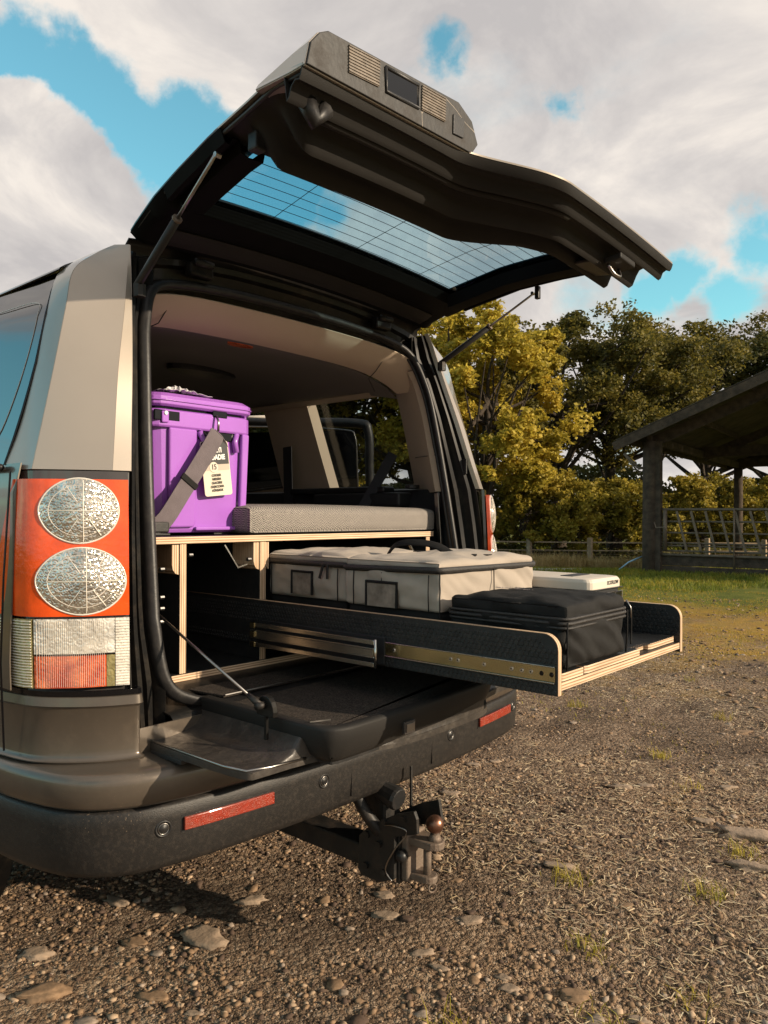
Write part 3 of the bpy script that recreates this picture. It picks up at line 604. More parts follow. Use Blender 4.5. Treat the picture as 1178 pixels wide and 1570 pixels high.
def tree(base, H, R, crown0, trunk_r, m, label, nclump=70, nleaf=330, ls=.14, seed=0, fork=.3, group='trees beyond the fence', name='oak_tree', lean=0):
    rs = random.Random(seed)
    t = thing(name, label, 'tree', tuple(base), group)
    mb = MB(); cl = []
    B = Vector(base); top = B + Vector((lean, 0, H * .62))
    tp = catmull([B - Vector((0, 0, .3)), B + Vector((rs.uniform(-.2, .2), rs.uniform(-.2, .2), H * .2)), B + Vector((lean * .4 + rs.uniform(-.4, .4), rs.uniform(-.4, .4), H * .42)), top], 4)
    nn = len(tp); mb.tube(tp, [trunk_r * (1.25 if i == 0 else 1) * (1 - .75 * i / (nn - 1)) for i in range(nn)], 10)
    cc = B + Vector((lean, 0, (H + crown0) / 2)); rz = (H - crown0) / 2
    for i in range(nclump):
        # points spread in an egg shape, denser near the shell
        while True:
            d = Vector((rs.gauss(0, 1), rs.gauss(0, 1), rs.gauss(0, 1))).normalized()
            if d.z > -.75: break
        q = rs.uniform(.45, 1.0) ** .6
        wob = 1 + .22 * sin(3 * math.atan2(d.y, d.x) + seed) + rs.uniform(-.12, .1)
        p = cc + Vector((d.x * R * q * wob, d.y * R * q * wob, d.z * rz * q))
        cl.append((p, rs.uniform(.55, 1.15) * R * .23))
        if i % 2 == 0:
            st = tp[min(nn - 1, int(nn * rs.uniform(fork, .98)))]; md = st.lerp(p, .5) + Vector((rs.uniform(-.5, .5), rs.uniform(-.5, .5), rs.uniform(-.6, .2)))
            br = catmull([st, md, p], 3); r0 = trunk_r * rs.uniform(.16, .4); mb.tube(br, [r0 * (1 - .82 * j / (len(br) - 1)) for j in range(len(br))], 5, caps=False)
    mb.build('trunk', 'bark', t, smooth=True)
    pts = []
    for p, r in cl:
        n = int(nleaf * 1.35 * rs.uniform(.6, 1.3)); d = RNG.normal(size=(n, 3)); d /= np.linalg.norm(d, axis=1)[:, None]; q = RNG.random(n)[:, None] ** .45
        sub = RNG.normal(size=(max(4, n // 28), 3)) ; sub /= np.linalg.norm(sub, axis=1)[:, None]; sub *= r * RNG.uniform(.4, 1, (len(sub), 1))
        idx = RNG.integers(0, len(sub), n)
        o = sub[idx] + d * q * r * .42; o[:, 2] *= .72
        pts.append(o + np.array(p))
    leafcards(np.concatenate(pts), ls * .86, m, 'crown', t)
    return t
M['lf_gold'] = leafmat('golden oak leaves', (.26, .21, .025), (.46, .36, .045), (.62, .47, .07), .7, .45, 8)
M['lf_olive'] = leafmat('olive oak leaves', (.055, .055, .014), (.125, .11, .022), (.25, .195, .036), .6, .4, 8)
M['lf_dark'] = leafmat('dark green leaves', (.05, .055, .014), (.09, .085, .018), (.15, .12, .025), .6, .35, 8)
M['lf_bush'] = leafmat('yellow green hazel leaves', (.14, .12, .018), (.28, .23, .03), (.44, .33, .05), .9, .45, 8)
def at(px_, d): return W_(d, (px_ - 589) / 1168.26 * d)
tree(at(748, 27), 9.6, 3.0, 1.6, .30, 'lf_gold', 'bright golden leaved oak standing just right of the open vehicle', 85, 380, .115, 3)
tree(at(858, 33), 10.7, 4.3, 3.2, .38, 'lf_olive', 'dark olive oak behind the middle of the fence with gaps of sky in its crown', 74, 380, .12, 5, .45)
tree(at(945, 36), 11.5, 4.6, 4.2, .42, 'lf_olive', 'tallest oak with a forked dark trunk left of the barn post', 80, 380, .12, 8, .45)
tree(at(1075, 37), 10.9, 4.9, 4.4, .40, 'lf_olive', 'broad olive oak rising above the barn roof edge', 80, 380, .12, 12, .45)
tree(at(1190, 40), 12.0, 4.6, 4.0, .42, 'lf_dark', 'darkest oak at the right edge above the barn roof', 90, 360, .13, 15, .4)
tree(at(1300, 41), 12, 4.8, 4.0, .42, 'lf_dark', 'dark oak hidden behind the barn roof beyond the right edge', 60, 300, .14, 16, .4)
tree(at(640, 31), 10.2, 3.8, 2.2, .32, 'lf_gold', 'golden oak partly hidden by the raised tailgate', 85, 360, .12, 19, .4)
tree(at(535, 31), 11, 4.0, 3.4, .34, 'lf_dark', 'dark oak seen through the quarter window behind the side door', 70, 300, .14, 22, .4)
tree(at(420, 32), 10.8, 4.0, 3.0, .34, 'lf_dark', 'dark oak seen between the cooler and the pillar', 70, 300, .14, 25, .4)
tree(at(290, 34), 10, 4.0, 2.5, .34, 'lf_olive', 'olive oak hidden behind the left of the vehicle', 40, 260, .16, 28, .4)
for px_, d, r, h, mm, lab, sd in [(815, 28, 1.5, 3.4, 'lf_bush', 'small yellow hazel bush left of centre under the oaks', 41), (880, 29, 2.5, 3.5, 'lf_bush', 'wide yellow green hazel bush under the two dark oaks', 42), (945, 29.5, 1.9, 3.3, 'lf_bush', 'hazel bush with golden leaves next to the barn post', 43),
                         (1050, 33, 2.5, 3.7, 'lf_bush', 'golden bush seen through the barn above its railing', 44), (1135, 33, 2.6, 3.9, 'lf_bush', 'golden bush behind the far barn post', 45), (1200, 34, 2.2, 3.6, 'lf_bush', 'golden bush at the right edge behind the barn', 46), (700, 30, 1.6, 2.6, 'lf_bush', 'low hazel bush behind the tail lamp of the vehicle', 47)]:
    b_ = at(px_, d); tree(b_, h, r, .35, .07, mm, lab, 46, 300, .10, sd, .1, 'hazel bushes behind the fence', 'hazel_bush')
# far hedge mass
pts = []
for i in range(0):
    pass
n = 60000; rr_ = RNG.uniform(-34, 30, n); dd_ = RNG.uniform(43, 47, n); f = np.array([FWD.x, FWD.y, 0]); f /= np.linalg.norm(f); rg = np.array([RGT.x, RGT.y, 0]); rg /= np.linalg.norm(rg)
hh = RNG.random(n) ** .8 * (3.2 + 1.8 * vnoise(rr_ * .35, rr_ * 0, 61))
P = np.array([CAM.x, CAM.y, -.67])[None] + f * dd_[:, None] + rg * rr_[:, None]; P[:, 2] += hh
o = leafcards(P, .2, 'lf_dark', 'distant_hedge', None); o['kind'] = 'stuff'
n = 15000; rr_ = RNG.uniform(-6, 16, n); dd_ = RNG.uniform(28.5, 30.5, n); hh = RNG.random(n) * (.5 + .5 * vnoise(rr_ * .8, rr_ * 0, 63))
P = np.array([CAM.x, CAM.y, -.67])[None] + f * dd_[:, None] + rg * rr_[:, None]; P[:, 2] += hh
o = leafcards(P, .1, 'lf_dark', 'undergrowth', None); o['kind'] = 'stuff'

# fence
fp = [at(p_, 26.5) for p_ in (-250, -110, 20, 150, 280, 400, 500, 600, 690, 752, 812, 905, 998, 1085, 1172, 1260)]
fen = thing('wire_fence', 'post and wire netting fence with a top rail running below the trees to the barn', 'fence', tuple(fp[0]))
for i_, p in enumerate(fp):
    w = .075 if i_ != 9 else .11
    MB().box(p.x - w, p.x + w, p.y - w, p.y + w, p.z - .25, p.z + 1.12 + .04 * (i_ % 2)).build('post', 'fencew', fen, bevel=.01)
for zz, ww in ((1.0, .045), (.72, .03)):
    for a, b_ in zip(fp[:-1], fp[1:]): MB().bar(a + Vector((0, 0, zz)), b_ + Vector((0, 0, zz - .01)), .03, ww).build('rail', 'fencew', fen)
mb = MB(); a, b_ = fp[0], fp[-1]
for j in range(8):
    z_ = .08 + .085 * j
    for p, q in zip(fp[:-1], fp[1:]): mb.tube([p + Vector((0, 0, z_)), q + Vector((0, 0, z_))], .004, 3, caps=False)
L_ = (b_ - a).length; nv_ = int(L_ / .16)
for j in range(nv_):
    p = a.lerp(b_, j / nv_); p.z = itp(j / nv_ * (len(fp) - 1), range(len(fp)), [q.z for q in fp]); mb.tube([p + Vector((0, 0, .06)), p + Vector((0, 0, .70))], .0035, 3, caps=False)
mb.build('netting', 'galv', fen)['kind'] = 'stuff'

# barn
c35, s35 = cos(radians(35)), sin(radians(35))
Rf = Vector((RGT.x, RGT.y, 0)).normalized(); Ff_ = Vector((FWD.x, FWD.y, 0)).normalized()
BA = Rf * c35 - Ff_ * s35; BB = Ff_ * c35 + Rf * s35; B0 = at(997, 18)
B0.z = 0
def bpt(a, b, z): v = B0 + BA * a + BB * b; return (v.x, v.y, z)
barn = thing('pole_barn', 'open sided timber pole barn with a low pitched roof behind the grass verge', 'barn', tuple(B0))
def bbox(name, a0_, a1_, b0_, b1_, z0, z1, m, parent, bevel=.01):
    V = [bpt(a, b, z) for z in (z0, z1) for b in (b0_, b1_) for a in (a0_, a1_)]
    return MB().add(V, [(0, 2, 3, 1), (4, 5, 7, 6), (0, 1, 5, 4), (2, 6, 7, 3), (0, 4, 6, 2), (1, 3, 7, 5)]).build(name, m, parent, bevel=bevel)
for a in (0, 10):
    for b_ in (0, 5.4, 10.8):
        if b_ == 5.4 and a == 0: continue
        mb = MB(); w = .17 if b_ < 1 else .15
        V = []; 
        mb.tube([bpt(a, b_, -.8), bpt(a, b_, 1), bpt(a + .01, b_, 2.0), bpt(a, b_, 3.0)], [w, w * 1.03, w * .97, w * .98], 10); mb.build('post', 'oldwood', barn, smooth=True)
MB().tube([bpt(-.16, .12, -.1), bpt(-.16, .12, 3.0)], .05, 8).build('drain_pipe', 'darkin', barn, smooth=True)
MB().bar(bpt(.2, -.02, -.1), bpt(.2, -.02, 3.0), .14, .14).build('post', 'oldwood', barn)
def rz_(a): return 2.83 + .41 * (a + .75) if a <= 5 else 2.83 + .41 * (5.75) - .41 * (a - 5)
# roof: two slopes of sheets with real thickness + barge boards + purlins
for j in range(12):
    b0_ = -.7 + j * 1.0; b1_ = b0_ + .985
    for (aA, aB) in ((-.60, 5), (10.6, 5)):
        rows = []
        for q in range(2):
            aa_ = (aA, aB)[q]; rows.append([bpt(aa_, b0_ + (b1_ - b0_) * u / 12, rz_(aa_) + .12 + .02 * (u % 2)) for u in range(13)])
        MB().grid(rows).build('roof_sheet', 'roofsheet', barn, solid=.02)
for b_ in (-.72, 10.9):
    MB().bar(bpt(-.64, b_, rz_(-.64) - .02), bpt(5, b_, rz_(5) - .02), .035, .2).build('barge_board', 'oldwood', barn)
    MB().bar(bpt(10.64, b_, rz_(10.64) - .02), bpt(5, b_, rz_(5) - .02), .035, .2).build('barge_board', 'oldwood', barn)
for a in (-.4, .9, 2.2, 3.5, 4.8, 6.1, 7.4, 8.7, 10.2):
    MB().bar(bpt(a, -.68, rz_(a) + .03), bpt(a, 10.9, rz_(a) + .03), .07, .14).build('purlin', 'oldwood', barn)
for b_ in (0.0, 5.4, 10.8):
    MB().bar(bpt(0, b_ + .1, 2.98), bpt(5, b_ + .1, rz_(5) - .2), .09, .26).build('rafter', 'oldwood', barn)
    MB().bar(bpt(10, b_ + .1, 2.98), bpt(5, b_ + .1, rz_(5) - .2), .09, .26).build('rafter', 'oldwood', barn)
    if b_ > 0: MB().bar(bpt(0, b_ - .1, 3.12), bpt(10, b_ - .1, 3.12), .08, .3).build('tie_beam', 'oldwood', barn)
for a in (0, 10): MB().bar(bpt(a, -.1, 3.05), bpt(a, 10.9, 3.05), .1, .2).build('wall_plate', 'oldwood', barn)
# back gable boards above tie beam
for j in range(34):
    a = .1 + j * .29; zt = rz_(a + .14) + .02
    bbox('gable_board', a, a + .27, 10.95, 10.98, 3.0, zt, 'oldwood', barn, 0)
MB().tube([bpt(-.62, 0, 2.75), bpt(-.3, .1, 2.4), bpt(-.12, .1, 2.38)], .035, 6).build('gutter_pipe', 'galv', barn, smooth=True)
MB().tube([bpt(-.6, .1, 2.68), bpt(-.2, .12, 2.15)], .02, 6).build('gutter_pipe', 'galv', barn, smooth=True)
# feed barrier
fb = thing('feed_barrier', 'rusty tubular feed barrier with slanting bars closing the front of the barn', 'barrier', bpt(.3, 0, 0))
for z_, r_ in ((1.40, .03), (1.12, .022), (.86, .022), (.62, .022), (.56, .018), (.44, .022), (.35, .03)):
    MB().tube([bpt(.22, -.02, z_), bpt(9.8, -.02, z_ + random.uniform(-.01, .01))], r_, 8).build('rail', 'galv', fb, smooth=True)
MB().tube([bpt(.36, -.05, .45), bpt(.36, -.05, 1.38)], .05, 8).build('upright', 'galv', fb, smooth=True)
for j in range(30):
    a = .62 + j * .31
    MB().bar(bpt(a, -.05, 1.36), bpt(a + .22, -.05, .46), .05, .02, upv=tuple(BB)).build('slanting_bar', 'galv', fb)
bbox('kick_board', .25, 9.8, .02, .06, .10, .33, 'oldwood', fb); bbox('kick_board', .25, 9.8, .02, .06, -.12, .08, 'oldwood', fb)
MB().tube([bpt(1.85, -.07, 0), bpt(1.85, -.07, 1.4)], .02, 6).build('upright', 'galv', fb, smooth=True)
MB().tube([bpt(.16, -.2, 1.1), bpt(.22, -.3, .98), bpt(.42, -.3, .99), bpt(.46, -.3, .9)], .014, 6).build('latch_hook', 'galv', fb, smooth=True)
P = at(966, 18.2); o = MB().tube([P + Vector((-.2, .2, .02)), P + Vector((-.05, .0, .22)), P + Vector((.25, -.22, .36))], .018, 8).build('water_pipe', 'bluepipe', smooth=True); tag(o, 'thin blue water pipe sticking out of the grass by the barn post', 'pipe')

# =================================================================== VEHICLE
car = thing('car', 'taupe metallic four wheel drive car with both halves of its tailgate open', 'car')
ZS = [.40, .60, .90, 1.30, 1.36, 1.55, 1.78, 1.86, 1.875]; XS = [.93, .955, .968, .957, .945, .893, .832, .792, .782]
def xs(z): return itp(z, ZS, XS)
def xt(z, y): return xs(z) - .012 * smooths((1.0 - y) / .55)
# rear pillar corner curves (z, A = inner rear edge, B = outer corner, C = start of side)
PZ = [1.345, 1.45, 1.60, 1.75, 1.85, 1.91, 1.95]
PA = [(.738, .200), (.72, .23), (.695, .27), (.670, .315), (.655, .345), (.647, .362), (.64, .376)]
PB = [(.921, .312), (.892, .328), (.852, .350), (.812, .376), (.785, .392), (.722, .402), (.665, .408)]
PC = [(.938, .425), (.906, .410), (.867, .412), (.828, .437), (.790, .468), (.73, .50), (.668, .52)]
for s in (-1, 1):
    rows = []
    for z, a, b, c in zip(PZ, PA, PB, PC):
        A = Vector((s * a[0], a[1], z)); B = Vector((s * b[0], b[1], z)); Cc = Vector((s * c[0], c[1], z)); zb = z + (0 if z < 1.84 else 0)
        k_ = smooths((1.93 - z) / .35)
        r = [A + Vector((-s * .006, .014, 0)), A, A.lerp(B, .06 + .16 * k_) + Vector((0, -.013 * k_, 0)), A.lerp(B, .48) + Vector((0, -.0105 * k_, 0)), A.lerp(B, .76) + Vector((0, -.006 * k_, 0)), B, B.lerp(Cc, .5) + Vector((s * .002, 0, 0)), Cc, Cc + Vector((-s * .012, .004, 0))]
        rows.append(r)
    cols_ = [catmull([r[k] for r in rows], 5) for k in range(len(rows[0]))]
    rows = [[c[i] for c in cols_] for i in range(len(cols_[0]))]
    mb = MB()
    for k0, k1 in ((0, 1), (1, 2), (2, 5), (5, 8)):
        mb.grid([r[k0:k1 + 1] for r in rows])
    mb.build('rear_pillar_panel', 'paint', car, smooth=True, solid=.003)
# side panels with wheel arches
def zbot(y):
    z = .46
    if y < .60: return .84
    for yc in (1.14, 4.0):
        d = abs(y - yc)
        if d < .43: z = max(z, .38 + math.sqrt(.43 ** 2 - d * d))
    return z
for s in (-1, 1):
    ys = sorted(set([.34, .40, .5] + [.55, .599, .601] + [.63 + .03 * i for i in range(33)] + [1.7 + .1 * i for i in range(17)] + [3.40 + .03 * i for i in range(32)] + [4.4, 4.5]))
    rows = []
    for t in np.linspace(0, 1, 16):
        row = []
        for y in ys:
            z = lerp(zbot(y), 1.36, t); x = xt(z, y) - (0 if y < 3.2 else .10 * smooths((y - 3.2) / 1.4) ** 2)
            if y > 3.1: z = lerp(zbot(y), 1.36 - .22 * smooths((y - 3.1) / .5), t)
            row.append((s * x, y, z))
        rows.append(row)
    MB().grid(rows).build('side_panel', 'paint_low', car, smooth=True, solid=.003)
    # cant rail above the windows
    rows = [[(s * xs(z), y, z) for y in np.linspace(.46, 3.1, 8)] for z in (1.866, 1.872)]
    rows += [[(s * .768, y, 1.884) for y in np.linspace(.47, 3.1, 8)], [(s * .70, y, 1.925) for y in np.linspace(.50, 3.1, 8)], [(s * .64, y, 1.952) for y in np.linspace(.50, 3.1, 8)]]
    MB().grid(rows).build('cant_rail', 'gloss', car, smooth=True, solid=.004)
    # window pillars (dark)
    for (ya, yb, yc_, yd) in ((1.25, 1.48, 1.24, 1.50), (2.16, 2.26, 2.10, 2.22)):
        rows = [[(s * (xs(z) - .006), lerp(ya, yc_, t), z), (s * (xs(z) - .006), lerp(yb, yd, t), z)] for t, z in [(q, lerp(1.355, 1.84, q)) for q in (0, .25, .5, .75, 1)]]
        MB().grid(rows).build('window_pillar', 'gloss', car, smooth=True, solid=.012)
    def wpane(name, y0b, y0t, y1b, y1t, m, fr=True):
        rows = []
        for q in np.linspace(0, 1, 9):
            z = lerp(1.358, 1.868, q); ya_ = itp(z, PZ, [c_[1] for c_ in PC]) + .003 if y0b < .5 else lerp(y0b, y0t, q)
            rows.append([(s * (xt(z, lerp(ya_, lerp(y1b, y1t, q), u)) - .001), lerp(ya_, lerp(y1b, y1t, q), u), z) for u in np.linspace(0, 1, 9)])
        p = MB().grid(rows).build(name, m, car, smooth=True, solid=.004)
        if y0b < .5:
            cu_2 = catmull([(s * (xt(z, y) + .0022), y, z) for y, z in ((1.1, 1.80), (.75, 1.795), (.52, 1.785), (.485, 1.74), (.475, 1.60), (.50, 1.45), (.56, 1.40))], 6)
            MB().tube(cu_2, .0012, 4, caps=False).build('print_line', 'paint', p, smooth=True)
            MB().tube([(s * (xt(r_[0][2], .4) + .002), r_[0][1] - .001, r_[0][2]) for r_ in rows], .0035, 5, caps=False).build('window_gasket', 'frit', p, smooth=True)
        if fr:
            ring = [Vector((s * (xs(z) - .006), y, z)) for y, z in []]
        return p
    mglass = 'privacy_dark' if s < 0 else 'privacy'
    wpane('quarter_window', .405, .46, 1.26, 1.25, mglass)
    if s < 0: wpane('door_window', 1.47, 1.49, 2.16, 2.11, mglass)
    wpane('door_window', 2.27, 2.23, 3.25, 3.05, mglass)
    # door shut lines and waist moulding
    MB().tube([(s * (xs(1.35) + .002), y, 1.352) for y in (.41, 1.0, 2.0, 3.2)], .008, 6).build('waist_moulding', 'blackp', car, smooth=True)
    if s < 0:
        MB().tube([(s * (xs(z) + .0005), .36 if z > 1.2 else .36, z) for z in (.70, .9, 1.1, 1.34)], .0025, 5).build('shut_line', 'frit', car)
    # wheel arch liner and wheels
    for yc in (1.14, 4.0):
        mb = MB(); mb.tube([(s * .93, yc, .37), (s * .905, yc, .37), (s * .90, yc, .37), (s * .75, yc, .37), (s * .73, yc, .37)], [.31, .345, .365, .365, .33], 36)
        w_ = mb.build('wheel', 'tyre', car, bevel=0, smooth=True)
        mb = MB()
        for j in range(5):
            th = 2 * pi * j / 5; mb.bar((s * .935, yc, .37), (s * .935, yc + .25 * cos(th), .37 + .25 * sin(th)), .02, .06, upv=(0, -sin(th), cos(th)))
        mb.tube([(s * .90, yc, .37), (s * .945, yc, .37)], .045, 12); mb.build('spokes', 'alloy', w_)
        rows = [[(s * x, yc + .44 * cos(th), .37 + .44 * sin(th)) for th in np.linspace(0, pi, 15)] for x in (.60, .93)]
        MB().grid(rows).build('arch_liner', 'blackp', car, smooth=True, solid=.004)
# roof
rows = []
for y in np.linspace(.43, 3.1, 14):
    dz = -.03 * smooths((y - 2.4) / .7)
    rows.append([(x, y, lerp(2.03, 1.957, (abs(x) / .64) ** 2) + dz) for x in np.linspace(-.64, .64, 13)])
MB().grid(rows).build('roof', 'paint', car, smooth=True, solid=.004)
rows = [[(x * .70, 3.1, 1.955 if abs(x) < .9 else 1.92), (x * .80, 3.8, 1.20)] for x in np.linspace(-1, 1, 7)]
MB().grid(rows).build('windscreen', 'privacy_dark', car, smooth=True, solid=.005)
rows = [[(x * w, y, z - .05 * abs(x) ** 3) for x in np.linspace(-1, 1, 9)] for y, z, w in ((3.72, 1.19, .86), (4.1, 1.14, .84), (4.45, 1.08, .82), (4.52, 1.0, .82), (4.54, .5, .82))]
MB().grid(rows).build('bonnet', 'paint', car, smooth=True, solid=.005)
box('underbody', -.80, .80, .45, 4.4, .42, .50, 'iron', car, .01)
box('exhaust_silencer', .25, .70, .32, .42, .36, .46, 'iron', car, .03)

# jambs (channelled door frame) each side, header and sill
SEAL = [(.0, .185, .757), (.45, .190, .757), (.575, .195, .775), (.640, .205, .83), (.658, .225, .96), (.657, .238, 1.03), (.643, .288, 1.34), (.622, .335, 1.62), (.604, .365, 1.75), (.560, .398, 1.855), (.46, .415, 1.895), (.25, .425, 1.915), (0, .428, 1.92)]
left = [(-x, y, z) for x, y, z in SEAL]; loop = left + [(x, y, z) for x, y, z in SEAL[::-1][1:-1]]
sp_ = catmull(loop, 7, True)
mb = MB(); ring = sp_ + [sp_[0]]
mb.tube(ring, .0125, 10, caps=False, flat=1.5); seal = mb.build('weather_seal', 'rubber', car, smooth=True)
mb = MB(); mb.tube([p + Vector((-.010 if p.x > 0 else .010, .012, -.008 if p.z > 1.5 else .004)) for p in ring], .006, 6, caps=False); mb.build('seal_lip', 'rubber', seal, smooth=True)
EZ = [.70, .83, 1.0, 1.2, 1.345] + PZ[1:]; EX = [.752, .757, .757, .75, .738] + [a[0] for a in PA[1:]]; EY = [.135, .150, .165, .183, .200] + [a[1] for a in PA[1:]]
SZ = [p[2] for p in SEAL[3:10]]; SX = [p[0] for p in SEAL[3:10]]; SY = [p[1] for p in SEAL[3:10]]
prof = [(0, .012), (.04, .030), (.16, .034), (.20, .012), (.30, .010), (.34, .040), (.52, .046), (.56, .022), (.68, .020), (.72, .05), (.86, .055), (.90, .024), (1.0, .004)]
for s in (-1, 1):
    rows = []
    for z in np.linspace(.70, 1.945, 40):
        E = Vector((s * (itp(z, EZ, EX) - .004), itp(z, EZ, EY) + .012, z)); zz = min(max(z, SZ[0]), SZ[-1]); Sx = Vector((s * itp(zz, SZ, SX), itp(zz, SZ, SY), z if z < 1.9 else z - .02))
        rows.append([E.lerp(Sx, t) + Vector((s * d * .15, d - .010, 0)) for t, d in prof])
    MB().grid(rows).build('door_jamb', 'jamb', car, smooth=True, solid=.003)
    # quarter ends near top: hinge pocket
    box('hinge_bracket', *sorted((s * .36, s * .44)), .39, .425, 1.925, 1.965, 'jamb', car, .008)
    MB().tube([(s * .37, .385, 1.962), (s * .43, .385, 1.962)], .011, 8).build('hinge_pin', 'iron', car, smooth=True)
    MB().tube([(s * .648, .315, 1.832), (s * .648, .315, 1.80)], .016, 8).build('strut_mount', 'iron', car)
    if s > 0: box('striker_plate', .700, .708, .235, .255, 1.40, 1.46, 'iron', car, .003)
prof2 = [(0, 0), (.1, .02), (.3, .024), (.36, .006), (.5, .006), (.56, .022), (.85, .024), (1, .0)]
rows = []
for x in np.linspace(-.628, .628, 31):
    u = abs(x) / .645; top = Vector((x, .402, lerp(2.026, 1.975, u ** 2))); 
    zz = itp(abs(x), [0, .25, .46, .56, .66], [1.925, 1.92, 1.90, 1.87, 1.80]); bot = Vector((x, itp(abs(x), [0, .46, .66], [.438, .425, .39]), zz))
    rows.append([top.lerp(bot, t) + Vector((0, d, 0)) for t, d in prof2])
MB().grid(rows).build('tailgate_header', 'jamb', car, smooth=True, solid=.003)
rows = [[(x, .158, .725), (x, .160, .740), (x, .172, .750), (x, .20, .754), (x, .24, .770), (x, .30, .785), (x, .345, .787)] for x in np.linspace(-.645, .645, 9)]
MB().grid(rows).build('sill', 'jamb', car, smooth=True, solid=.004)
rows = [[(x, .156 + .05 * max(0, z - .70), z) for x in (-.755, -.66, -.4, 0, .4, .66, .755)] for z in (.52, .66, .742)]
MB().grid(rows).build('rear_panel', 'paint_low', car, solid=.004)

# interior lining
rows = []
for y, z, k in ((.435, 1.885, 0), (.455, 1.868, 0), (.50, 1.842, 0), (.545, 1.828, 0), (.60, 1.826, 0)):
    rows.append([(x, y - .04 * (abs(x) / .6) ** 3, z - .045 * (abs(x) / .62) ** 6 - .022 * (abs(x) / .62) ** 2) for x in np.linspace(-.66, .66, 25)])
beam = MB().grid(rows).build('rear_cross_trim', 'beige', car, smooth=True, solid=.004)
for s in (-1, 1):
    MB().tube([(s * .47, .445, 1.846), (s * .475, .50, 1.796), (s * .50, .56, 1.777), (s * .58, .60, 1.74)], .0018, 5).build('trim_joint', 'darkin', beam, smooth=True)
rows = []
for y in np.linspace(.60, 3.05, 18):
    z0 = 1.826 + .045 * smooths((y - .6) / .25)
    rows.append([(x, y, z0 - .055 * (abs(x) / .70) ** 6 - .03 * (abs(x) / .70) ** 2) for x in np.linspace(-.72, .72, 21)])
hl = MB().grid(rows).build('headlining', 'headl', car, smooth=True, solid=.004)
MB().prism([(-.02 + .055 * cos(t), .70 + .022 * sin(t), 1.836) for t in np.linspace(0, 2 * pi, 14, endpoint=False)], (0, 0, .015)).build('reading_lamp', 'amber', hl)
MB().prism([(.25 + .17 * cos(t), 1.30 + .07 * sin(t), 1.846) for t in np.linspace(0, 2 * pi, 20, endpoint=False)], (0, 0, .03)).build('ceiling_vent', 'darkin', hl, bevel=.005)
MB().prism([(-.33 + .16 * cos(t), 1.25 + .10 * sin(t), 1.836) for t in np.linspace(0, 2 * pi, 20, endpoint=False)], (0, 0, .04)).build('ceiling_vent', 'darkin', hl, bevel=.005)
for s in (-1, 1):
    # D pillar trim
    def q4(z): return itp(z, [1.34, 1.55, 1.75, 1.80], [.585, .60, .62, .64])
    rows = []
    for z in np.linspace(1.335, 1.80, 12):
        zz = z; sx = itp(zz, SZ, SX) ; sy = itp(zz, SZ, SY); xe = xs(min(z, 1.79)) - .075
        rows.append([(s * (sx + .006), sy + .012, z), (s * (sx - .002), sy + .05, z), (s * (lerp(sx, xe, .25)), sy + .10, z), (s * lerp(sx, xe, .7), q4(z) - .02, z), (s * (xe + .02), q4(z), z), (s * (xe + .06), q4(z) + .01, z)])
    tr_ = MB().grid(rows).build('pillar_trim', 'beigetrim', car, smooth=True, solid=.003)
    MB().tube([(s * (itp(1.47, SZ, SX) - .001), .305 + .01, 1.475), (s * (itp(1.47, SZ, SX) - .003), .33, 1.475), (s * .72, .50, 1.478), (s * .83, .59, 1.478)], .0016, 5).build('trim_joint', 'darkin', tr_)
    # C pillar trim
    rows = []
    for t in np.linspace(0, 1, 9):
        z = lerp(1.32, 1.80, t); xe = xs(min(z, 1.8)) - .07; ya = lerp(1.125, 1.19, t); yb = lerp(1.48, 1.52, t)
        rows.append([(s * (xe + .05), ya - .0, z), (s * xe, ya + .012, z), (s * (xe - .012), lerp(ya, yb, .35), z), (s * (xe - .012), lerp(ya, yb, .75), z), (s * xe, yb - .01, z), (s * (xe + .05), yb, z)])
    MB().grid(rows).build('pillar_trim', 'beigetrim', car, smooth=True, solid=.003)
    # B pillar trim
    rows = [[(s * (xs(z) - .05), ya, z), (s * (xs(z) - .09), ya + .03, z), (s * (xs(z) - .09), ya + .14, z), (s * (xs(z) - .05), ya + .17, z)] for z, ya in ((1.0, 2.12), (1.36, 2.12), (1.80, 2.08))]
    MB().grid(rows).build('pillar_trim', 'beigetrim', car, smooth=True, solid=.003)
    # window top trim
    rows = [[(s * x, y, z) for y in (.56, 1.2, 2.2, 3.05)] for x, z in ((.70, 1.765), (.735, 1.75), (.775, 1.765), (.79, 1.83))]
    MB().grid(rows).build('roof_rail_trim', 'beigetrim', car, smooth=True, solid=.003)
    # lower side trim
    rows = [[(s * x, y, z) for y in (.30, .36, .7, 1.2, 2.1)] for x, z in ((.90, 1.352), (.80, 1.352), (.73, 1.345), (.715, 1.30), (.69, 1.2), (.68, .95), (.68, .76))]
    st = MB().grid(rows).build('side_trim', 'darkin', car, smooth=False, solid=.006, bevel=.01)
    box('trim_shelf', *sorted((s * .64, s * .74)), .52, 1.02, 1.275, 1.335, 'darkin', st, .012, 3)
    box('blind_cassette', *sorted((s * .66, s * .735)), .62, 1.20, 1.335, 1.362, 'blackp', st, .01, 3)
    MB().tube([(s * .70, .50, 1.35), (s * .70, .50, 1.366)], .03, 14).build('cap', 'blackp', st, bevel=.003)
MB().bar((.66, .345, 1.33), (.672, .33, 1.04), .022, .012, upv=(1, 0, 0)).build('side_handle', 'rod', car, bevel=.003)
MB().bar((.69, 1.245, 1.56), (.66, 1.20, 1.28), .045, .006, upv=(1, .3, 0)).build('seat_belt', 'darkin', car)
MB().bar((.72, .62, 1.50), (.62, .70, 1.27), .045, .006, upv=(1, .3, 0)).build('seat_belt', 'darkin', car)
box('load_floor', -.68, .68, .33, 3.4, .770, .786, 'carpet', car, .003)
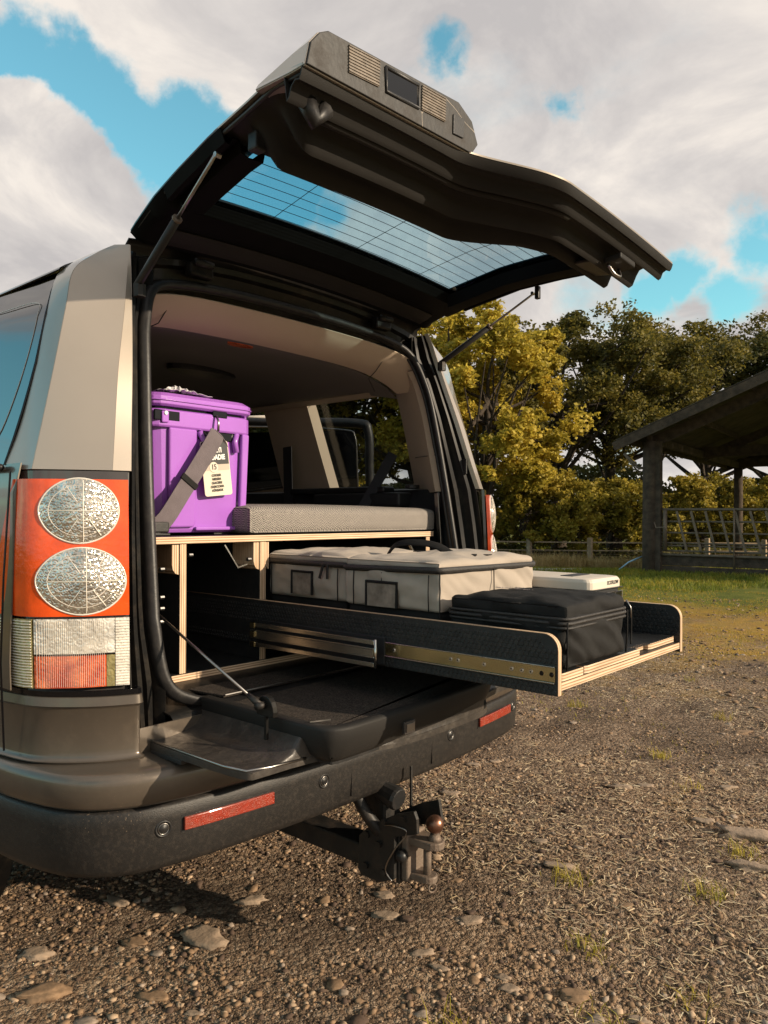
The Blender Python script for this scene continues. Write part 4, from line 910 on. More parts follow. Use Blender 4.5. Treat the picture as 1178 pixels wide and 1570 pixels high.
box('floor_pan', -.80, .80, .35, 3.6, .50, .60, 'darkin', car, .01)
# seats ahead of the load space
for x in (-.40, .40):
    t_ = box('front_seat', x - .24, x + .24, 2.55, 2.70, .80, 1.45, 'darkin', car, .05, 3); box('headrest', x - .13, x + .13, 2.57, 2.67, 1.48, 1.68, 'darkin', t_, .04, 3)
box('folded_seat', -.60, .62, 1.42, 2.2, .79, 1.12, 'darkin', car, .05, 3)
box('dashboard', -.74, .74, 3.25, 3.6, .8, 1.25, 'darkin', car, .06, 3)
# open rear side door outside the right side
hx, hy = .955, 2.14; ex, ey = 1.37, 1.33
door = None
def dp(t, z, o=0):
    n = Vector((-(ey - hy), ex - hx, 0)).normalized(); tl = max(0, (z - 1.33)) * .16
    return Vector((lerp(hx, ex, t), lerp(hy, ey, t), z)) + n * (o - tl)
def doorgrid(t0, t1, z0, z1, o): return [[dp(lerp(t0, t1, a), lerp(z0, z1, b), o) for a in np.linspace(0, 1, 7)] for b in np.linspace(0, 1, 5)]
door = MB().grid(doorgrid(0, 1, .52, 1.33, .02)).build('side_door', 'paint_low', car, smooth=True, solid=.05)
MB().grid(doorgrid(.03, .92, 1.34, 1.70, 0)).build('pane', 'privacy_dark', door, solid=.004)
MB().tube(catmull([dp(0, 1.33), dp(-.0, 1.60), dp(.02, 1.755), dp(.5, 1.748), dp(.93, 1.735), dp(1.0, 1.69), dp(1.0, 1.5), dp(1.0, 1.33)], 5), .026, 8).build('window_frame', 'blackp', door, smooth=True)
MB().tube(catmull([dp(.05, 1.735, -.02), dp(.5, 1.722, -.02), dp(.86, 1.70, -.02), dp(.925, 1.66, -.02), dp(.93, 1.5, -.02), dp(.93, 1.34, -.02)], 5), .005, 6).build('chrome_trim', 'rod', door, smooth=True)
MB().tube([dp(.0, 1.782, 0), dp(.55, 1.778, 0)], .012, 6).build('drip_rail', 'white', door, smooth=True)

# ------------------------------------------------ tail lamps
def lampP(s, u, z, o=0.0):  # u 0..1 rear face, 1..1.5 side
    bl = 0.0
    ux = [0, .5, .92, 1.0, 1.08, 1.5, 1.9]; X = [.757, .846, .908, .921, .931, .942, .946]; Y = [.180, .228, .285, .303, .325, .400, .47]
    x = itp(u, ux, X); y = itp(u, ux, Y) - .012 * (1.34 - z) / .5
    bulge = .006 * sin(pi * min(1, max(0, (z - .83) / .5)))
    th = lerp(radians(28), radians(82), smooths((u - .7) / .6)); nx, ny = sin(th), -cos(th)
    return Vector((s * (x + nx * (o + bulge)), y + ny * (o + bulge), z))
for s in (-1, 1):
    lamp = MB().grid([[lampP(s, u, z, -.014) for u in (-.04, .2, .4, .6, .8, .92, 1.0, 1.08, 1.3, 1.6, 1.85)] for z in np.linspace(.825, 1.342, 10)]).build('tail_lamp', 'lamphs', car, smooth=True, solid=.01)
    U = [0.0, .1, .2, .3, .4, .5, .6, .7, .8, .92, 1.0, 1.08, 1.25, 1.42]
    MB().grid([[lampP(s, (u if u < 1.08 else 1.08 + (u - 1.08) * lerp(2.1, .6, (z - 1.01) / .31)), z, .002) for u in U] for z in np.linspace(1.010, 1.322, 12)]).build('red_lens', 'red', lamp, smooth=True, solid=.012, bevel=.003)
    MB().grid([[lampP(s, u, z, .001) for u in (.155, .3, .5, .7, .9, .985)] for z in np.linspace(.925, 1.004, 5)]).build('clear_lens', 'clear', lamp, smooth=True, solid=.012)
    MB().grid([[lampP(s, u, z, .001) for u in (.25, .4, .55, .7, .85, .985)] for z in np.linspace(.848, .920, 5)]).build('indicator_lens', 'amber', lamp, smooth=True, solid=.012)
    MB().grid([[lampP(s, u, z, .001) for u in (0.0, .08, .15)] for z in np.linspace(.848, 1.004, 5)]).build('clear_lens', 'clear', lamp, smooth=True, solid=.012)
    MB().grid([[lampP(s, u, z, .0015) for u in (.155, .2, .245)] for z in np.linspace(.848, .92, 5)]).build('side_optic', 'olive', lamp, smooth=True, solid=.012)
    MB().grid([[lampP(s, u, z, .001) for u in (1.0, 1.08, 1.25, 1.5, 1.75)] for z in np.linspace(.848, 1.004, 5)]).build('side_optic', 'olive', lamp, smooth=True, solid=.012)
    mb = MB()
    for j in range(24):
        z = .852 + j * .0064; mb.tube([lampP(s, u, z, .008) for u in (0.0, .15)], .0016, 4); mb.tube([lampP(s, u, z, .008) for u in (1.01, 1.08, 1.25, 1.5, 1.75)], .0016, 4)
    for j in range(34):
        u = .27 + j * .021; mb.tube([lampP(s, u, .850, .008), lampP(s, u, 1.0, .008)], .0005, 3, caps=False)
    mb.build('lens_ribs', 'rib', lamp)['kind'] = 'stuff'
    for (uc, zc, ru, rz) in ((.525, 1.250, .42, .074), (.500, 1.090, .465, .076)):
        rows = []
        for q in np.linspace(0, 1, 9):
            rows.append([lampP(s, uc + ru * q * cos(t), zc + rz * q * sin(t), .010 + .012 * (1 - q * q)) for t in np.linspace(0, 2 * pi, 40, endpoint=False)])
        e_ = MB().grid(rows, close=True).build('round_lens', 'optic', lamp, smooth=True)
        MB().tube([lampP(s, uc + ru * cos(t), zc + rz * sin(t), .009) for t in np.linspace(0, 2 * pi, 49)], .0022, 6, caps=False).build('rim', 'rib', e_, smooth=True)
        mb = MB()
        for q in (.30, .52, .78): mb.tube([lampP(s, uc + ru * (-.12 if q < .7 else 0) * 1 + ru * q * cos(t) * (.9 if q < .7 else 1), zc + rz * q * sin(t), (.0215 - .012 * q * q)) for t in np.linspace(0, 2 * pi, 41)], .0011, 4, caps=False)
        for t in np.linspace(0, 2 * pi, 13)[:-1]: mb.tube([lampP(s, uc - ru * .1 + ru * q * cos(t), zc + rz * q * sin(t), .0225 - .012 * q * q) for q in (.3, .5, .75, .88)], .0009, 4, caps=False)
        for a in ((-1, 0, .8, 0), (0 - .1, -1, -.1, 1)): mb.tube([lampP(s, uc + ru * lerp(a[0], a[2], q) * .95, zc + rz * lerp(a[1], a[3], q) * .95, .0225 - .012 * (lerp(a[0], a[2], q) ** 2 + lerp(a[1], a[3], q) ** 2)) for q in np.linspace(0, 1, 9)], .0011, 4, caps=False)
        mb.build('prism_rings', 'rib', e_)

# ------------------------------------------------ bumper
BP = [(-.962, .78), (-.963, .60), (-.960, .45), (-.945, .31), (-.905, .175), (-.835, .095), (-.72, .048), (-.50, .018), (-.25, .003), (0, 0)]
BP = BP + [(-x, y) for x, y in BP[::-1][1:]]
bp_ = catmull([(x, y, 0) for x, y in BP], 5)
bn = []
for i, p in enumerate(bp_):
    t = (bp_[min(i + 1, len(bp_) - 1)] - bp_[max(i - 1, 0)]).normalized(); bn.append(Vector((t.y, -t.x, 0)))
def bump(prof, i0=0, i1=None): return [[bp_[i] + bn[i] * o + Vector((0, 0, z)) for o, z in prof] for i in range(i0, i1 or len(bp_))]
bumper = MB().grid(bump([(-.20, .425), (-.09, .432), (-.028, .440), (-.010, .448), (-.004, .462), (-.001, .51), (.001, .555), (0, .582), (-.004, .588), (-.010, .590)])).build('bumper', 'bumperp', car, smooth=True, solid=.004)
MB().grid(bump([(-.012, .590), (-.010, .595), (.003, .599), (.009, .606), (.011, .630), (.010, .655), (.006, .666), (-.004, .672), (-.018, .676), (-.08, .680), (-.17, .684)])).build('bumper_skin', 'paint_low', bumper, smooth=True, solid=.003)
for s in (-1, 1):
    # upright corner of the bumper under the lamp
    cp = [Vector((s * a, b, 0)) for a, b in ((.742, .170), (.744, .148), (.758, .146), (.82, .180), (.875, .232), (.915, .290), (.936, .37), (.948, .47), (.956, .60))]
    cp = catmull(cp, 4)
    prof_ = [(.012, .682), (.004, .686), (.001, .695), (0, .74), (0, .800), (.0015, .803), (.0075, .808), (.0045, .826), (-.002, .829), (-.01, .829)]
    rows = []
    for i, p in enumerate(cp):
        t = (cp[min(i + 1, len(cp) - 1)] - cp[max(i - 1, 0)]).normalized(); n = Vector((t.y, -t.x, 0)) * s
        rows.append([p + n * (o * -1 if False else o) + Vector((0, 0, z)) for o, z in prof_])
    MB().grid(rows).build('bumper_corner', 'paint_low', bumper, smooth=True, solid=.003)
    MB().grid([[p + Vector((0, 0, .829 + dz)) for dz in (0, .012)] for p in cp]).build('lamp_gasket', 'frit', bumper, solid=.008)
def bsurf(x, z, o=0):
    X = [p.x for p in bp_]; i = min(range(len(X)), key=lambda k: abs(X[k] - x) + (10 if bp_[k].y > .5 else 0)); y = itp(x, X, [p.y for p in bp_])
    n_ = Vector((itp(x, X, [q.x for q in bn]), itp(x, X, [q.y for q in bn]), 0)).normalized(); return Vector((x, y, z)) + n_ * o, n_
for s in (-1, 1):
    rows = [[bsurf(s * x, z - .0 + sh, .0075)[0] for x in np.linspace(.455, .695, 9)] for z, sh in ((.526, 0), (.540, 0), (.555, 0))]
    r_ = MB().grid(rows).build('reflector', 'reflred', bumper, solid=.008, bevel=.002)
    rows = [[bsurf(s * x, z, .0012)[0] for x in np.linspace(.450, .700, 9)] for z in (.521, .560)]
    MB().grid(rows).build('surround', 'blackp', r_, solid=.004)
    for x in (.285, .740):
        p, n = bsurf(s * x, .538); tt = Vector((-n.y, n.x, 0)); zu = Vector((0, 0, 1))
        def disc(r0, r1, o0, o1, N_=20): return [[p + n * o + (tt * cos(a) + zu * sin(a)) * r for r, o in ((r0, o0), (r1, o1))] for a in np.linspace(0, 2 * pi, N_ + 1)]
        sn = MB().grid([[p + n * o + (tt * cos(a) + zu * sin(a)) * r for r, o in ((.0195, -.002), (.019, .004), (.015, .0045), (.0145, .001), (.0125, .001), (.011, .004), (0.0001, .0048))] for a in np.linspace(0, 2 * pi, 25)]).build('parking_sensor', 'blackp', bumper, smooth=True)
        MB().tube([p + n * .0035 + (tt * cos(a) + zu * sin(a)) * .0118 for a in np.linspace(0, 2 * pi, 25)], .0011, 5, caps=False).build('ring', 'rod', sn, smooth=True)
    MB().tube([bsurf(s * .182, z, .0005)[0] for z in (.470, .50, .54, .585)], .0018, 5).build('panel_gap', 'frit', bumper)
# step pad
mb = MB(); mb.box(-.715, .715, .022, .145, .680, .690)
for j in range(7): mb.box(-.70, .70, .034 + j * .015, .042 + j * .015, .690, .694)
mb.build('step_pad', 'blackp', bumper, bevel=.0015)

# ------------------------------------------------ tow hitch
hit = MB().prism([(-.052, .080, .305), (-.052, .035, .345), (-.052, -.06, .40), (-.052, -.125, .425), (-.052, -.135, .405), (-.052, -.137, .365), (-.052, -.055, .335), (-.052, -.055, .215), (-.052, .0, .19), (-.052, .07, .19), (-.052, .085, .205)], (-.012, 0, 0)).build('tow_hitch', 'iron', car, bevel=.002)
MB().prism([(.05, .080, .305), (.05, .035, .345), (.05, -.06, .40), (.05, -.125, .425), (.05, -.137, .365), (.05, -.055, .335), (.05, -.055, .215), (.05, .07, .19)], (.012, 0, 0)).build('side_plate', 'iron', hit, bevel=.002)
box('beam', -.045, .035, .06, 1.1, .205, .27, 'iron', hit, .006)
box('crossbar', -.5, .5, .12, .18, .40, .45, 'iron', hit, .006)
box('face_plate', -.050, .050, -.062, -.050, .20, .36, 'iron', hit, .002)
box('drop_arm', -.035, .035, .0, .10, .33, .44, 'iron', hit, .012)
for y, z in ((.045, .315), (.0, .30), (-.09, .395), (.05, .225), (-.02, .225), (-.02, .37)):
    MB().tube([(-.064, y, z), (-.072, y, z)], .010, 6).build('bolt', 'iron', hit)
# socket
MB().tube([(-.03, .02, .44), (-.03, -.035, .43), (-.03, -.045, .428)], [.030, .034, .030], 14).build('electric_socket', 'blackp', hit, bevel=.002)
MB().tube(catmull([(-.09, .09, .46), (-.075, .04, .38), (-.05, .01, .33), (-.02, .0, .30)], 5), .018, 8).build('hanger', 'iron', hit, smooth=True)
box('hanging_strap', .047, .055, -.026, -.020, .365, .50, 'iron', hit, .001)
# jaw with ball and pin
mb = MB()
def slab(cx, y0, y1, z0, z1, w0, w1): 
    P = []
    for t in np.linspace(0, pi, 9): P.append((cx + w1 * cos(t), y1 - w1 * sin(t), z0))
    P = [(cx + w0, y0, z0)] + P + [(cx - w0, y0, z0)]
    return mb.prism(P, (0, 0, z1 - z0))
slab(0, -.060, -.145, .312, .334, .036, .032); up_ = mb.build('upper_jaw', 'rust', hit, bevel=.004, seg=2)
mb = MB(); slab(0, -.060, -.128, .212, .232, .030, .026); mb.build('lower_jaw', 'rust', hit, bevel=.004)
MB().box(-.042, .042, -.086, -.060, .205, .345).build('jaw_body', 'rust', hit, bevel=.008, seg=3)
MB().tube([(0, -.124, .205), (0, -.124, .325)], .0115, 14).build('pin', 'rust', hit, smooth=True)
MB().tube([(0, -.150, .330), (0, -.150, .350)], [.020, .014], 16).build('ball_neck', 'rust', hit, smooth=True)
me = bpy.data.meshes.new('tow_ball'); bm = bmesh.new(); bmesh.ops.create_uvsphere(bm, u_segments=32, v_segments=20, radius=.0255, matrix=Matrix.Translation((0, -.150, .378))); bm.to_mesh(me); bm.free(); link('tow_ball', me, 'ball', hit, True)
MB().tube([(-.045, -.075, .285), (-.062, -.075, .285), (-.070, -.075, .285)], [.017, .017, .010], 14).build('coupling_pin', 'blackp', hit, smooth=True)
MB().tube([(.012, -.142, .200 + .012 * sin(t)) if False else (.012 * cos(t), -.142 - .004 * cos(t), .197 + .012 * sin(t)) for t in np.linspace(0, 2 * pi, 17)], .0028, 6).build('shackle', 'rust', hit, smooth=True)
mb = MB(); mb.tube(catmull([(-.066, -.02, .36), (-.075, -.06, .372), (-.062, -.10, .36), (-.072, -.06, .30), (-.072, -.03, .24), (-.066, -.05, .21)], 5), .0022, 5); mb.build('wire', 'rod', hit, smooth=True)

# ------------------------------------------------ upper tailgate
GY_ = [-.56, -.50, -.39, -.28, -.17, -.02, .13, .25, .375, .40]; GZ_ = [2.052, 2.068, 2.090, 2.107, 2.103, 2.092, 2.064, 2.040, 1.997, 1.985]; GW = [.76, .752, .735, .72, .70, .68, .665, .65, .635, .63]
def gP(u, y, h=0.0):
    w = itp(y, GY_, GW); z = itp(y, GY_, GZ_) + .028 * (1 - u * u) - h
    return Vector((u * w, y, z))
def ysm(x, s):
    base = lerp(-.060, -.385, s); amp = lerp(.19, .145, s); x0 = lerp(.11, -.24, s); wd = lerp(.36, .30, s)
    return base - amp * smooths((x - x0) / wd)
def gyu(u, s):
    return ysm(u * .715, s)
uL, uR = -.815, .795
Ufull = np.linspace(-1, 1, 81); Yh = np.linspace(.385, .19, 8)
gate = MB().grid([[gP(u, y) for u in Ufull] for y in Yh]).build('liftgate', 'gloss', car, smooth=True, solid=.004)
rows = [[gP(u, gyu(u, s_), -.001) for u in Ufull] for s_ in np.linspace(-.06, 1, 14)]
MB().grid(rows).build('outer_panel', 'paint', gate, smooth=True, solid=.004)
def yv(u, t): return lerp(.19, gyu(u, 0), t)
for (ua, ub) in ((-1, uL), (uR, 1)):
    MB().grid([[gP(u, yv(u, t)) for u in np.linspace(ua, ub, 5)] for t in np.linspace(0, 1, 12)]).build('outer_frame', 'gloss', gate, smooth=True, solid=.004)
gl_ = MB().grid([[gP(u, lerp(.20, gyu(u, 0) - .008, t), .006) for u in np.linspace(uL - .02, uR + .02, 41)] for t in np.linspace(0, 1, 12)]).build('rear_glass', 'glass', gate, smooth=True, solid=.004)
mb = MB()
for j in range(12):
    y = .170 - .036 * j; pts_ = [gP(u, y, .0105) for u in np.linspace(uL + .01, uR - .01, 40) if y > gyu(u, 0) + .012]
    if len(pts_) > 2: mb.tube(pts_, .0009, 4, caps=False)
for xx in (-.33, .02, .34): mb.tube([gP(xx / .68, y, .0105) for y in np.linspace(.185, ysm(xx, 0) + .005, 8)], .0009, 4, caps=False)
mb.build('heating_lines', 'frit', gl_)
M['gatefr'] = mat('matt black inner frame', (.006, .006, .006), .65, 0, .2, 8, .1, 200, spec=.08)
# inner frame, hinge side
fr = [(0, .002), (.04, .028), (.10, .034), (.16, .034), (.22, .026), (.55, .026), (.62, .040), (.93, .038), (1, .010)]
def edge(u, w=.035): return smooths((1 - abs(u)) / w)
rows = [[gP(u, lerp(.385, .193, t), .004 + d * edge(u)) for u in Ufull] for t, d in fr]
MB().grid(rows).build('inner_frame', 'gatefr', gate, smooth=True, solid=.003)
rows = [[gP(u, lerp(.372, .300, t), .034 + .006 * sin(pi * t)) for u in np.linspace(-.88, .88, 31)] for t in (0, .3, .7, 1)]
MB().grid(rows).build('trim_strip', 'trimp', gate, smooth=True, solid=.004)
sp2 = [(0, .0), (.10, .022), (.20, .024), (.26, .010), (.40, .010), (.46, .030), (.60, .036), (.95, .034), (1, .010)]
for sg, ub in ((-1, uL), (1, uR)):
    rows = [[gP(lerp(sg, ub, t), yv(lerp(sg, ub, t), q), .004 + d * (1.7 if sg > 0 else 1.25)) for t, d in sp2] for q in np.linspace(-.02, 1.05, 16)]
    MB().grid(rows).build('inner_frame', 'gatefr', gate, smooth=True, solid=.003)
# moulded trim below the glass
tp = [(-.02, .012), (.02, .020), (.08, .030), (.16, .036), (.22, .048), (.26, .076), (.285, .096), (.31, .102), (.34, .096), (.375, .070), (.41, .048), (.45, .042), (.50, .046), (.54, .068), (.57, .092), (.60, .101), (.63, .094), (.665, .066), (.70, .044), (.745, .036), (.785, .034), (.815, .042), (.845, .054), (.868, .048), (.89, .030), (.93, .020), (.97, .022), (.985, .014), (1.0, .0)]
U2 = np.concatenate([np.linspace(-1, -.9, 9), np.linspace(-.885, .885, 70), np.linspace(.9, 1, 9)])
rows = []
for s_, d in tp: rows.append([gP(u * (1 if s_ > .8 else .985), gyu(u, s_), .003 + (d * (edge(u, .07) if u > 0 else edge(u, .16)) if s_ < .84 else d)) for u in U2])
trim = MB().grid(rows).build('inner_trim', 'trimp', gate, smooth=True, solid=.003)
MB().tube([gP(u, gyu(u, .965), .020) for u in np.linspace(-.97, .985, 70)], .005, 6).build('edge_seal', 'rubber', gate, smooth=True)
MB().tube([gP(.985, yy, .012) for yy in np.linspace(-.50, .36, 30)], .005, 6).build('edge_seal', 'rubber', gate, smooth=True)
MB().tube([gP(-.985, yy, .012) for yy in np.linspace(-.37, .36, 30)], .005, 6).build('edge_seal', 'rubber', gate, smooth=True)
# pull handle recess and striker on the right of the trim
def tpnt(u, s_, h): return gP(u, gyu(u, s_), h)
mb = MB(); P4 = [tpnt(.60, .26, .095), tpnt(.60, .56, .083), tpnt(.80, .56, .083), tpnt(.80, .26, .088)]
hd = MB().prism(P4, (0, 0, -.006)).build('pull_handle', 'blackp', trim, bevel=.004)
MB().tube([P4[0], P4[1], P4[2], P4[3], P4[0]], .0035, 6).build('surround', 'trimp', hd, smooth=True)
MB().prism([tpnt(.60, .68, .08), tpnt(.60, .86, .06), tpnt(.74, .86, .06), tpnt(.74, .68, .08)], (0, 0, -.018)).build('latch_cover', 'trimp', trim, bevel=.004)
MB().tube(catmull([tpnt(.62, .70, .095), tpnt(.64, .74, .118), tpnt(.68, .76, .118), tpnt(.70, .72, .095)], 4), .005, 6).build('striker_hoop', 'rod', trim, smooth=True)
# exposed chrome-like gutter and harness on the left inner side
MB().tube([gP(-.90, y, .034) for y in (.10, .02, -.06)], .004, 6).build('wiring_clip', 'rod', gate, smooth=True)
box('bump_stop', -.655, -.625, -.155, -.125, 2.035, 2.075, 'rubber', gate, .004)
box('bump_stop', .655, .672, -.10, -.083, 2.005, 2.05, 'rubber', gate, .003)
MB().tube([gP(-.93, -.33, .03), gP(-.90, -.34, .075), gP(-.87, -.345, .045)], [.022, .018, .020], 10).build('rubber_grommet', 'rubber', gate, smooth=True)
MB().tube([gP(u, gyu(u, .80), .056) for u in np.linspace(-.86, .2, 30)], .010, 8).build('trim_ridge', 'trimp', trim, smooth=True)
# plinth with plate lamps
r0 = [(-.733, 2.088), (-.722, 2.135), (-.700, 2.162), (-.677, 2.176), (-.245, 2.216), (-.190, 2.192), (-.165, 2.145), (-.190, 2.115)]
rb = [(-.722, 2.100), (-.715, 2.112), (-.700, 2.122), (-.677, 2.130), (-.245, 2.165), (-.200, 2.155), (-.185, 2.135), (-.195, 2.122)]
yA, yB = -.392, -.235
rows = [[(x, yA, z) for x, z in r0], [(lerp(a[0], b[0], .35), lerp(yA, yB, .3), lerp(a[1], b[1], .18)) for a, b in zip(r0, rb)], [(x, yB, z) for x, z in rb]]
pl_ = MB().grid([r + [r[0]] for r in rows]).build('plinth', 'paint', gate, smooth=False, solid=.004, bevel=.003)
face = MB().prism([(x, yA - .001, z) for x, z in r0], (0, -.004, 0)).build('handle_panel', mat('scuffed black panel', (.012, .011, .010), .5, 0, .4, 30, .3, 90, dirt=.6, dcol=(.05, .038, .03), ds=14, scratch=.8), pl_, bevel=.0015)
yf = yA - .006
for q in ([(-.622, 2.175), (-.529, 2.185), (-.532, 2.128), (-.622, 2.119)], [(-.387, 2.196), (-.300, 2.203), (-.302, 2.146), (-.389, 2.139)]):
    l_ = MB().prism([(x, yf + .001, z) for x, z in q], (0, -.003, 0)).build('plate_lamp', 'platel', pl_, bevel=.001)
    a, b, c_, d_ = [Vector((x, yf - .003, z)) for x, z in q]
    mb = MB()
    for j in range(9): t = (j + .5) / 9; mb.tube([d_.lerp(a, t), c_.lerp(b, t)], .0013, 4)
    mb.build('ribs', 'platel', l_)
q = [(-.509, 2.180), (-.400, 2.190), (-.400, 2.139), (-.508, 2.130)]
rc_ = MB().prism([(x, yf + .001, z) for x, z in q], (0, -.0015, 0)).build('handle_recess', 'frit', pl_)
MB().tube(catmull([(x, yf, z) for x, z in q], 1, True) + [(q[0][0], yf, q[0][1])], .0045, 6).build('surround', 'blackp', rc_, smooth=True)
MB().prism([(-.270, yf, 2.178), (-.226, yf, 2.182), (-.230, yf, 2.135), (-.271, yf, 2.131)], (0, -.003, 0)).build('blank_cover', 'blackp', pl_, bevel=.002)

# gas struts
for s in (-1, 1):
    A = Vector((s * .650, .33, 1.825)); B = Vector((s * .690, -.06, 2.036)); mid = A.lerp(B, .55)
    st = MB().tube([A, A.lerp(B, .02), mid], [.007, .0105, .0105], 10).build('gas_strut', 'blackp', car, smooth=True)
    MB().tube([mid, B], .0042, 8).build('piston_rod', 'rod', st, smooth=True); MB().tube([mid, mid.lerp(B, .03)], .0125, 10).build('collar', 'rust', st)
    MB().tube([B + Vector((-s * .012, 0, 0)), B + Vector((s * .003, 0, .0))], .006, 8).build('ball_joint', 'rod', st)

# ------------------------------------------------ lower tailgate
tgate_out = [(-.555, .17), (-.555, -.02), (-.556, -.20), (-.548, -.262), (-.52, -.287), (-.45, -.295), (-.2, -.287), (.02, -.275), (.10, -.262), (.17, -.225), (.24, -.165), (.32, -.135), (.5, -.125), (.64, -.11), (.665, -.06), (.665, .17)]
oc = catmull([(x, y, 0) for x, y in tgate_out], 4)
cen = Vector((0.05, .0, 0))
def ring_(off, z):
    out_ = []
    for i, p in enumerate(oc):
        t = (oc[min(i + 1, len(oc) - 1)] - oc[max(i - 1, 0)]).normalized(); n = Vector((t.y, -t.x, 0))
        if n.dot(p - cen) < 0: n = -n
        out_.append(p + n * off + Vector((0, 0, z)))
    return out_
tg = MB().grid([ring_(-.032, .7735), ring_(-.029, .778), ring_(-.022, .781), ring_(-.006, .781), ring_(-.0015, .779), ring_(0, .774), ring_(-.004, .750), ring_(-.022, .712), ring_(-.05, .690), ring_(-.09, .684)]).build('lower_tailgate', 'trimp', car, smooth=True, solid=.003)
MB().prism(ring_(-.040, .690), (0, 0, .082)).build('tailgate_core', 'blackp', tg)
cr_ = [p for p in ring_(-.034, .7725)]
MB().prism([p for p in cr_ if p.y < .135] , (0, 0, .0035)).build('carpet', 'carpet', tg)
MB().tube([(-.545, -.215, .786), (-.50, -.235, .786)], .002, 4).build('scuff', 'rod', tg)
MB().prism([(-.505, .145, .7745), (-.535, .325, .7745), (.61, .325, .7745), (.61, .145, .7745)], (0, 0, .006)).build('hinge_flap', 'carpet', tg, bevel=.001)
MB().tube([(-.505, .139, .782), (.60, .139, .782)], .0022, 5).build('flap_joint', 'rod', tg)
sk = [(-.700, .235), (-.712, .10), (-.706, -.10), (-.695, -.185), (-.66, -.196), (-.53, -.205), (-.3, -.262), (0, -.262), (.12, -.24), (.26, -.15), (.5, -.12), (.66, -.10), (.705, -.05), (.705, .20)]
sc_ = catmull([(x, y, 0) for x, y in sk], 3)
rows = []
for f_, z in ((1.0, .704), (1.0, .699), (1.0, .690)): rows.append([Vector((p.x, p.y, z - (.006 * smooths((p.x + .5) / .25)))) for p in sc_])
inner = []
for p in sc_:
    q = Vector((max(-.553, min(.655, p.x)), max(p.y, -.26 if p.x < .1 else -.12), 0)); q.z = 0; inner.append(q)
rows_in = [[Vector((lerp(p.x, q.x, t), lerp(p.y, q.y, t), .704 - .006 * smooths((p.x + .5) / .25) + hh)) for p, q in zip(sc_, inner)] for t, hh in ((1.0, .045), (.8, .014), (.55, .004), (.3, .0))]
M['flap'] = mat('dusty black flap', (.04, .035, .031), .34, 0, .3, 9, .5, 60, dirt=.5, dcol=(.1, .08, .06), ds=34, bd=.003)
MB().grid(rows_in + rows).build('tailgate_skin', 'flap', tg, smooth=True, solid=.003)
mb = MB(); mb.tube([(-.706, y, .707) for y in (.22, .1, 0, -.12)] + [(-.694, -.182, .707), (-.64, -.196, .706), (-.545, -.203, .704)], .0035, 6); mb.build('skin_edge', 'rod', tg, smooth=True)
box('release_button', -.312, -.272, -.2955, -.286, .722, .752, 'reflred' if False else 'lamphs', tg, .002)
box('push_pad', -.307, -.277, -.2985, -.294, .727, .747, 'rod', tg, .001)
# side latch and stay cable
lt_ = MB().prism([(-.590 + .0, -.115 + .030 * cos(t), .800 + .036 * sin(t)) for t in np.linspace(-.3, pi + .3, 12)], (.014, 0, 0)).build('latch_bracket', 'jamb', tg, bevel=.002)
box('latch_arm', -.588, -.580, -.119, -.110, .735, .80, 'jamb', lt_, .002)
cb = MB().tube([(-.635, .245, .992), (-.602, -.10, .822)], .0035, 8).build('stay_cable', 'rod', car, smooth=True)
MB().tube([(-.6045, -.075, .8345), (-.601, -.112, .816)], [.006, .0085], 10).build('cable_end', 'iron', cb, smooth=True)
MB().tube([(-.612, -.113, .815), (-.585, -.113, .815)], .009, 10).build('cable_pin', 'iron', cb, smooth=True)

# =================================================================== CARGO
# plywood bench unit
bu = thing('storage_bench', 'plywood storage bench with black faced boards fitted in the load space', 'bench', (0, .333, .79))
def ply(name, x0, x1, y0, y1, z0, z1, edge, fn):
    o = box(name, x0, x1, y0, y1, z0, z1, ['phen', edge], bu, .001, 1); edge_faces(o, fn); return o
ply('bench_top', -.600, .624, .333, 1.25, 1.162, 1.1815, 'ply_h', lambda n: abs(n.y) > .5 or abs(n.x) > .5)
for a, b in ((-.508, -.487), (-.228, -.206), (.582, .604)):
    ply('upright', a, b, .336, 1.2, .8075, 1.1615, 'ply_v', lambda n: n.y < -.5)
ply('base_board', -.537, .6, .330, 1.2, .788, .807, 'ply_h', lambda n: abs(n.y) > .5 or abs(n.x) > .5)
ply('back_panel', -.60, .62, 1.201, 1.215, .79, 1.16, 'ply_h', lambda n: False)
for x0, x1 in ((-.531, -.5085), (-.2500, -.2285), (-.2055, -.192)):
    w = x1 - x0
    P = [(x0, .340, 1.1605), (x1, .340, 1.1605), (x1, .340, 1.078)] + [(x1 - w * sin(t), .340, 1.078 + .0 - w * 0 + .028 * (1 - cos(t))) for t in (pi / 6, pi / 3, pi / 2)]
    o = MB().prism(P, (0, .10, 0)).build('gusset', 'ply_v', bu)
for x, z in ((-.565, 1.095), (-.475, 1.13), (-.565, 1.02), (-.27, 1.11), (-.565, .99), (-.565, .955)):
    MB().tube([(x, .345, z), (x + .012, .345, z)], .006, 8).build('bolt', 'rod', bu)
MB().bar((-.345, .36, 1.155), (-.295, .36, 1.085), .012, .004, upv=(1, 0, .6)).build('hook_bracket', 'steel', bu)
MB().bar((-.295, .36, 1.087), (-.262, .36, 1.095), .012, .004, upv=(0, 0, 1)).build('hook_bracket', 'steel', bu)
MB().bar((.50, .36, 1.145), (.535, .36, 1.10), .01, .004, upv=(1, 0, .6)).build('hook_bracket', 'steel', bu)
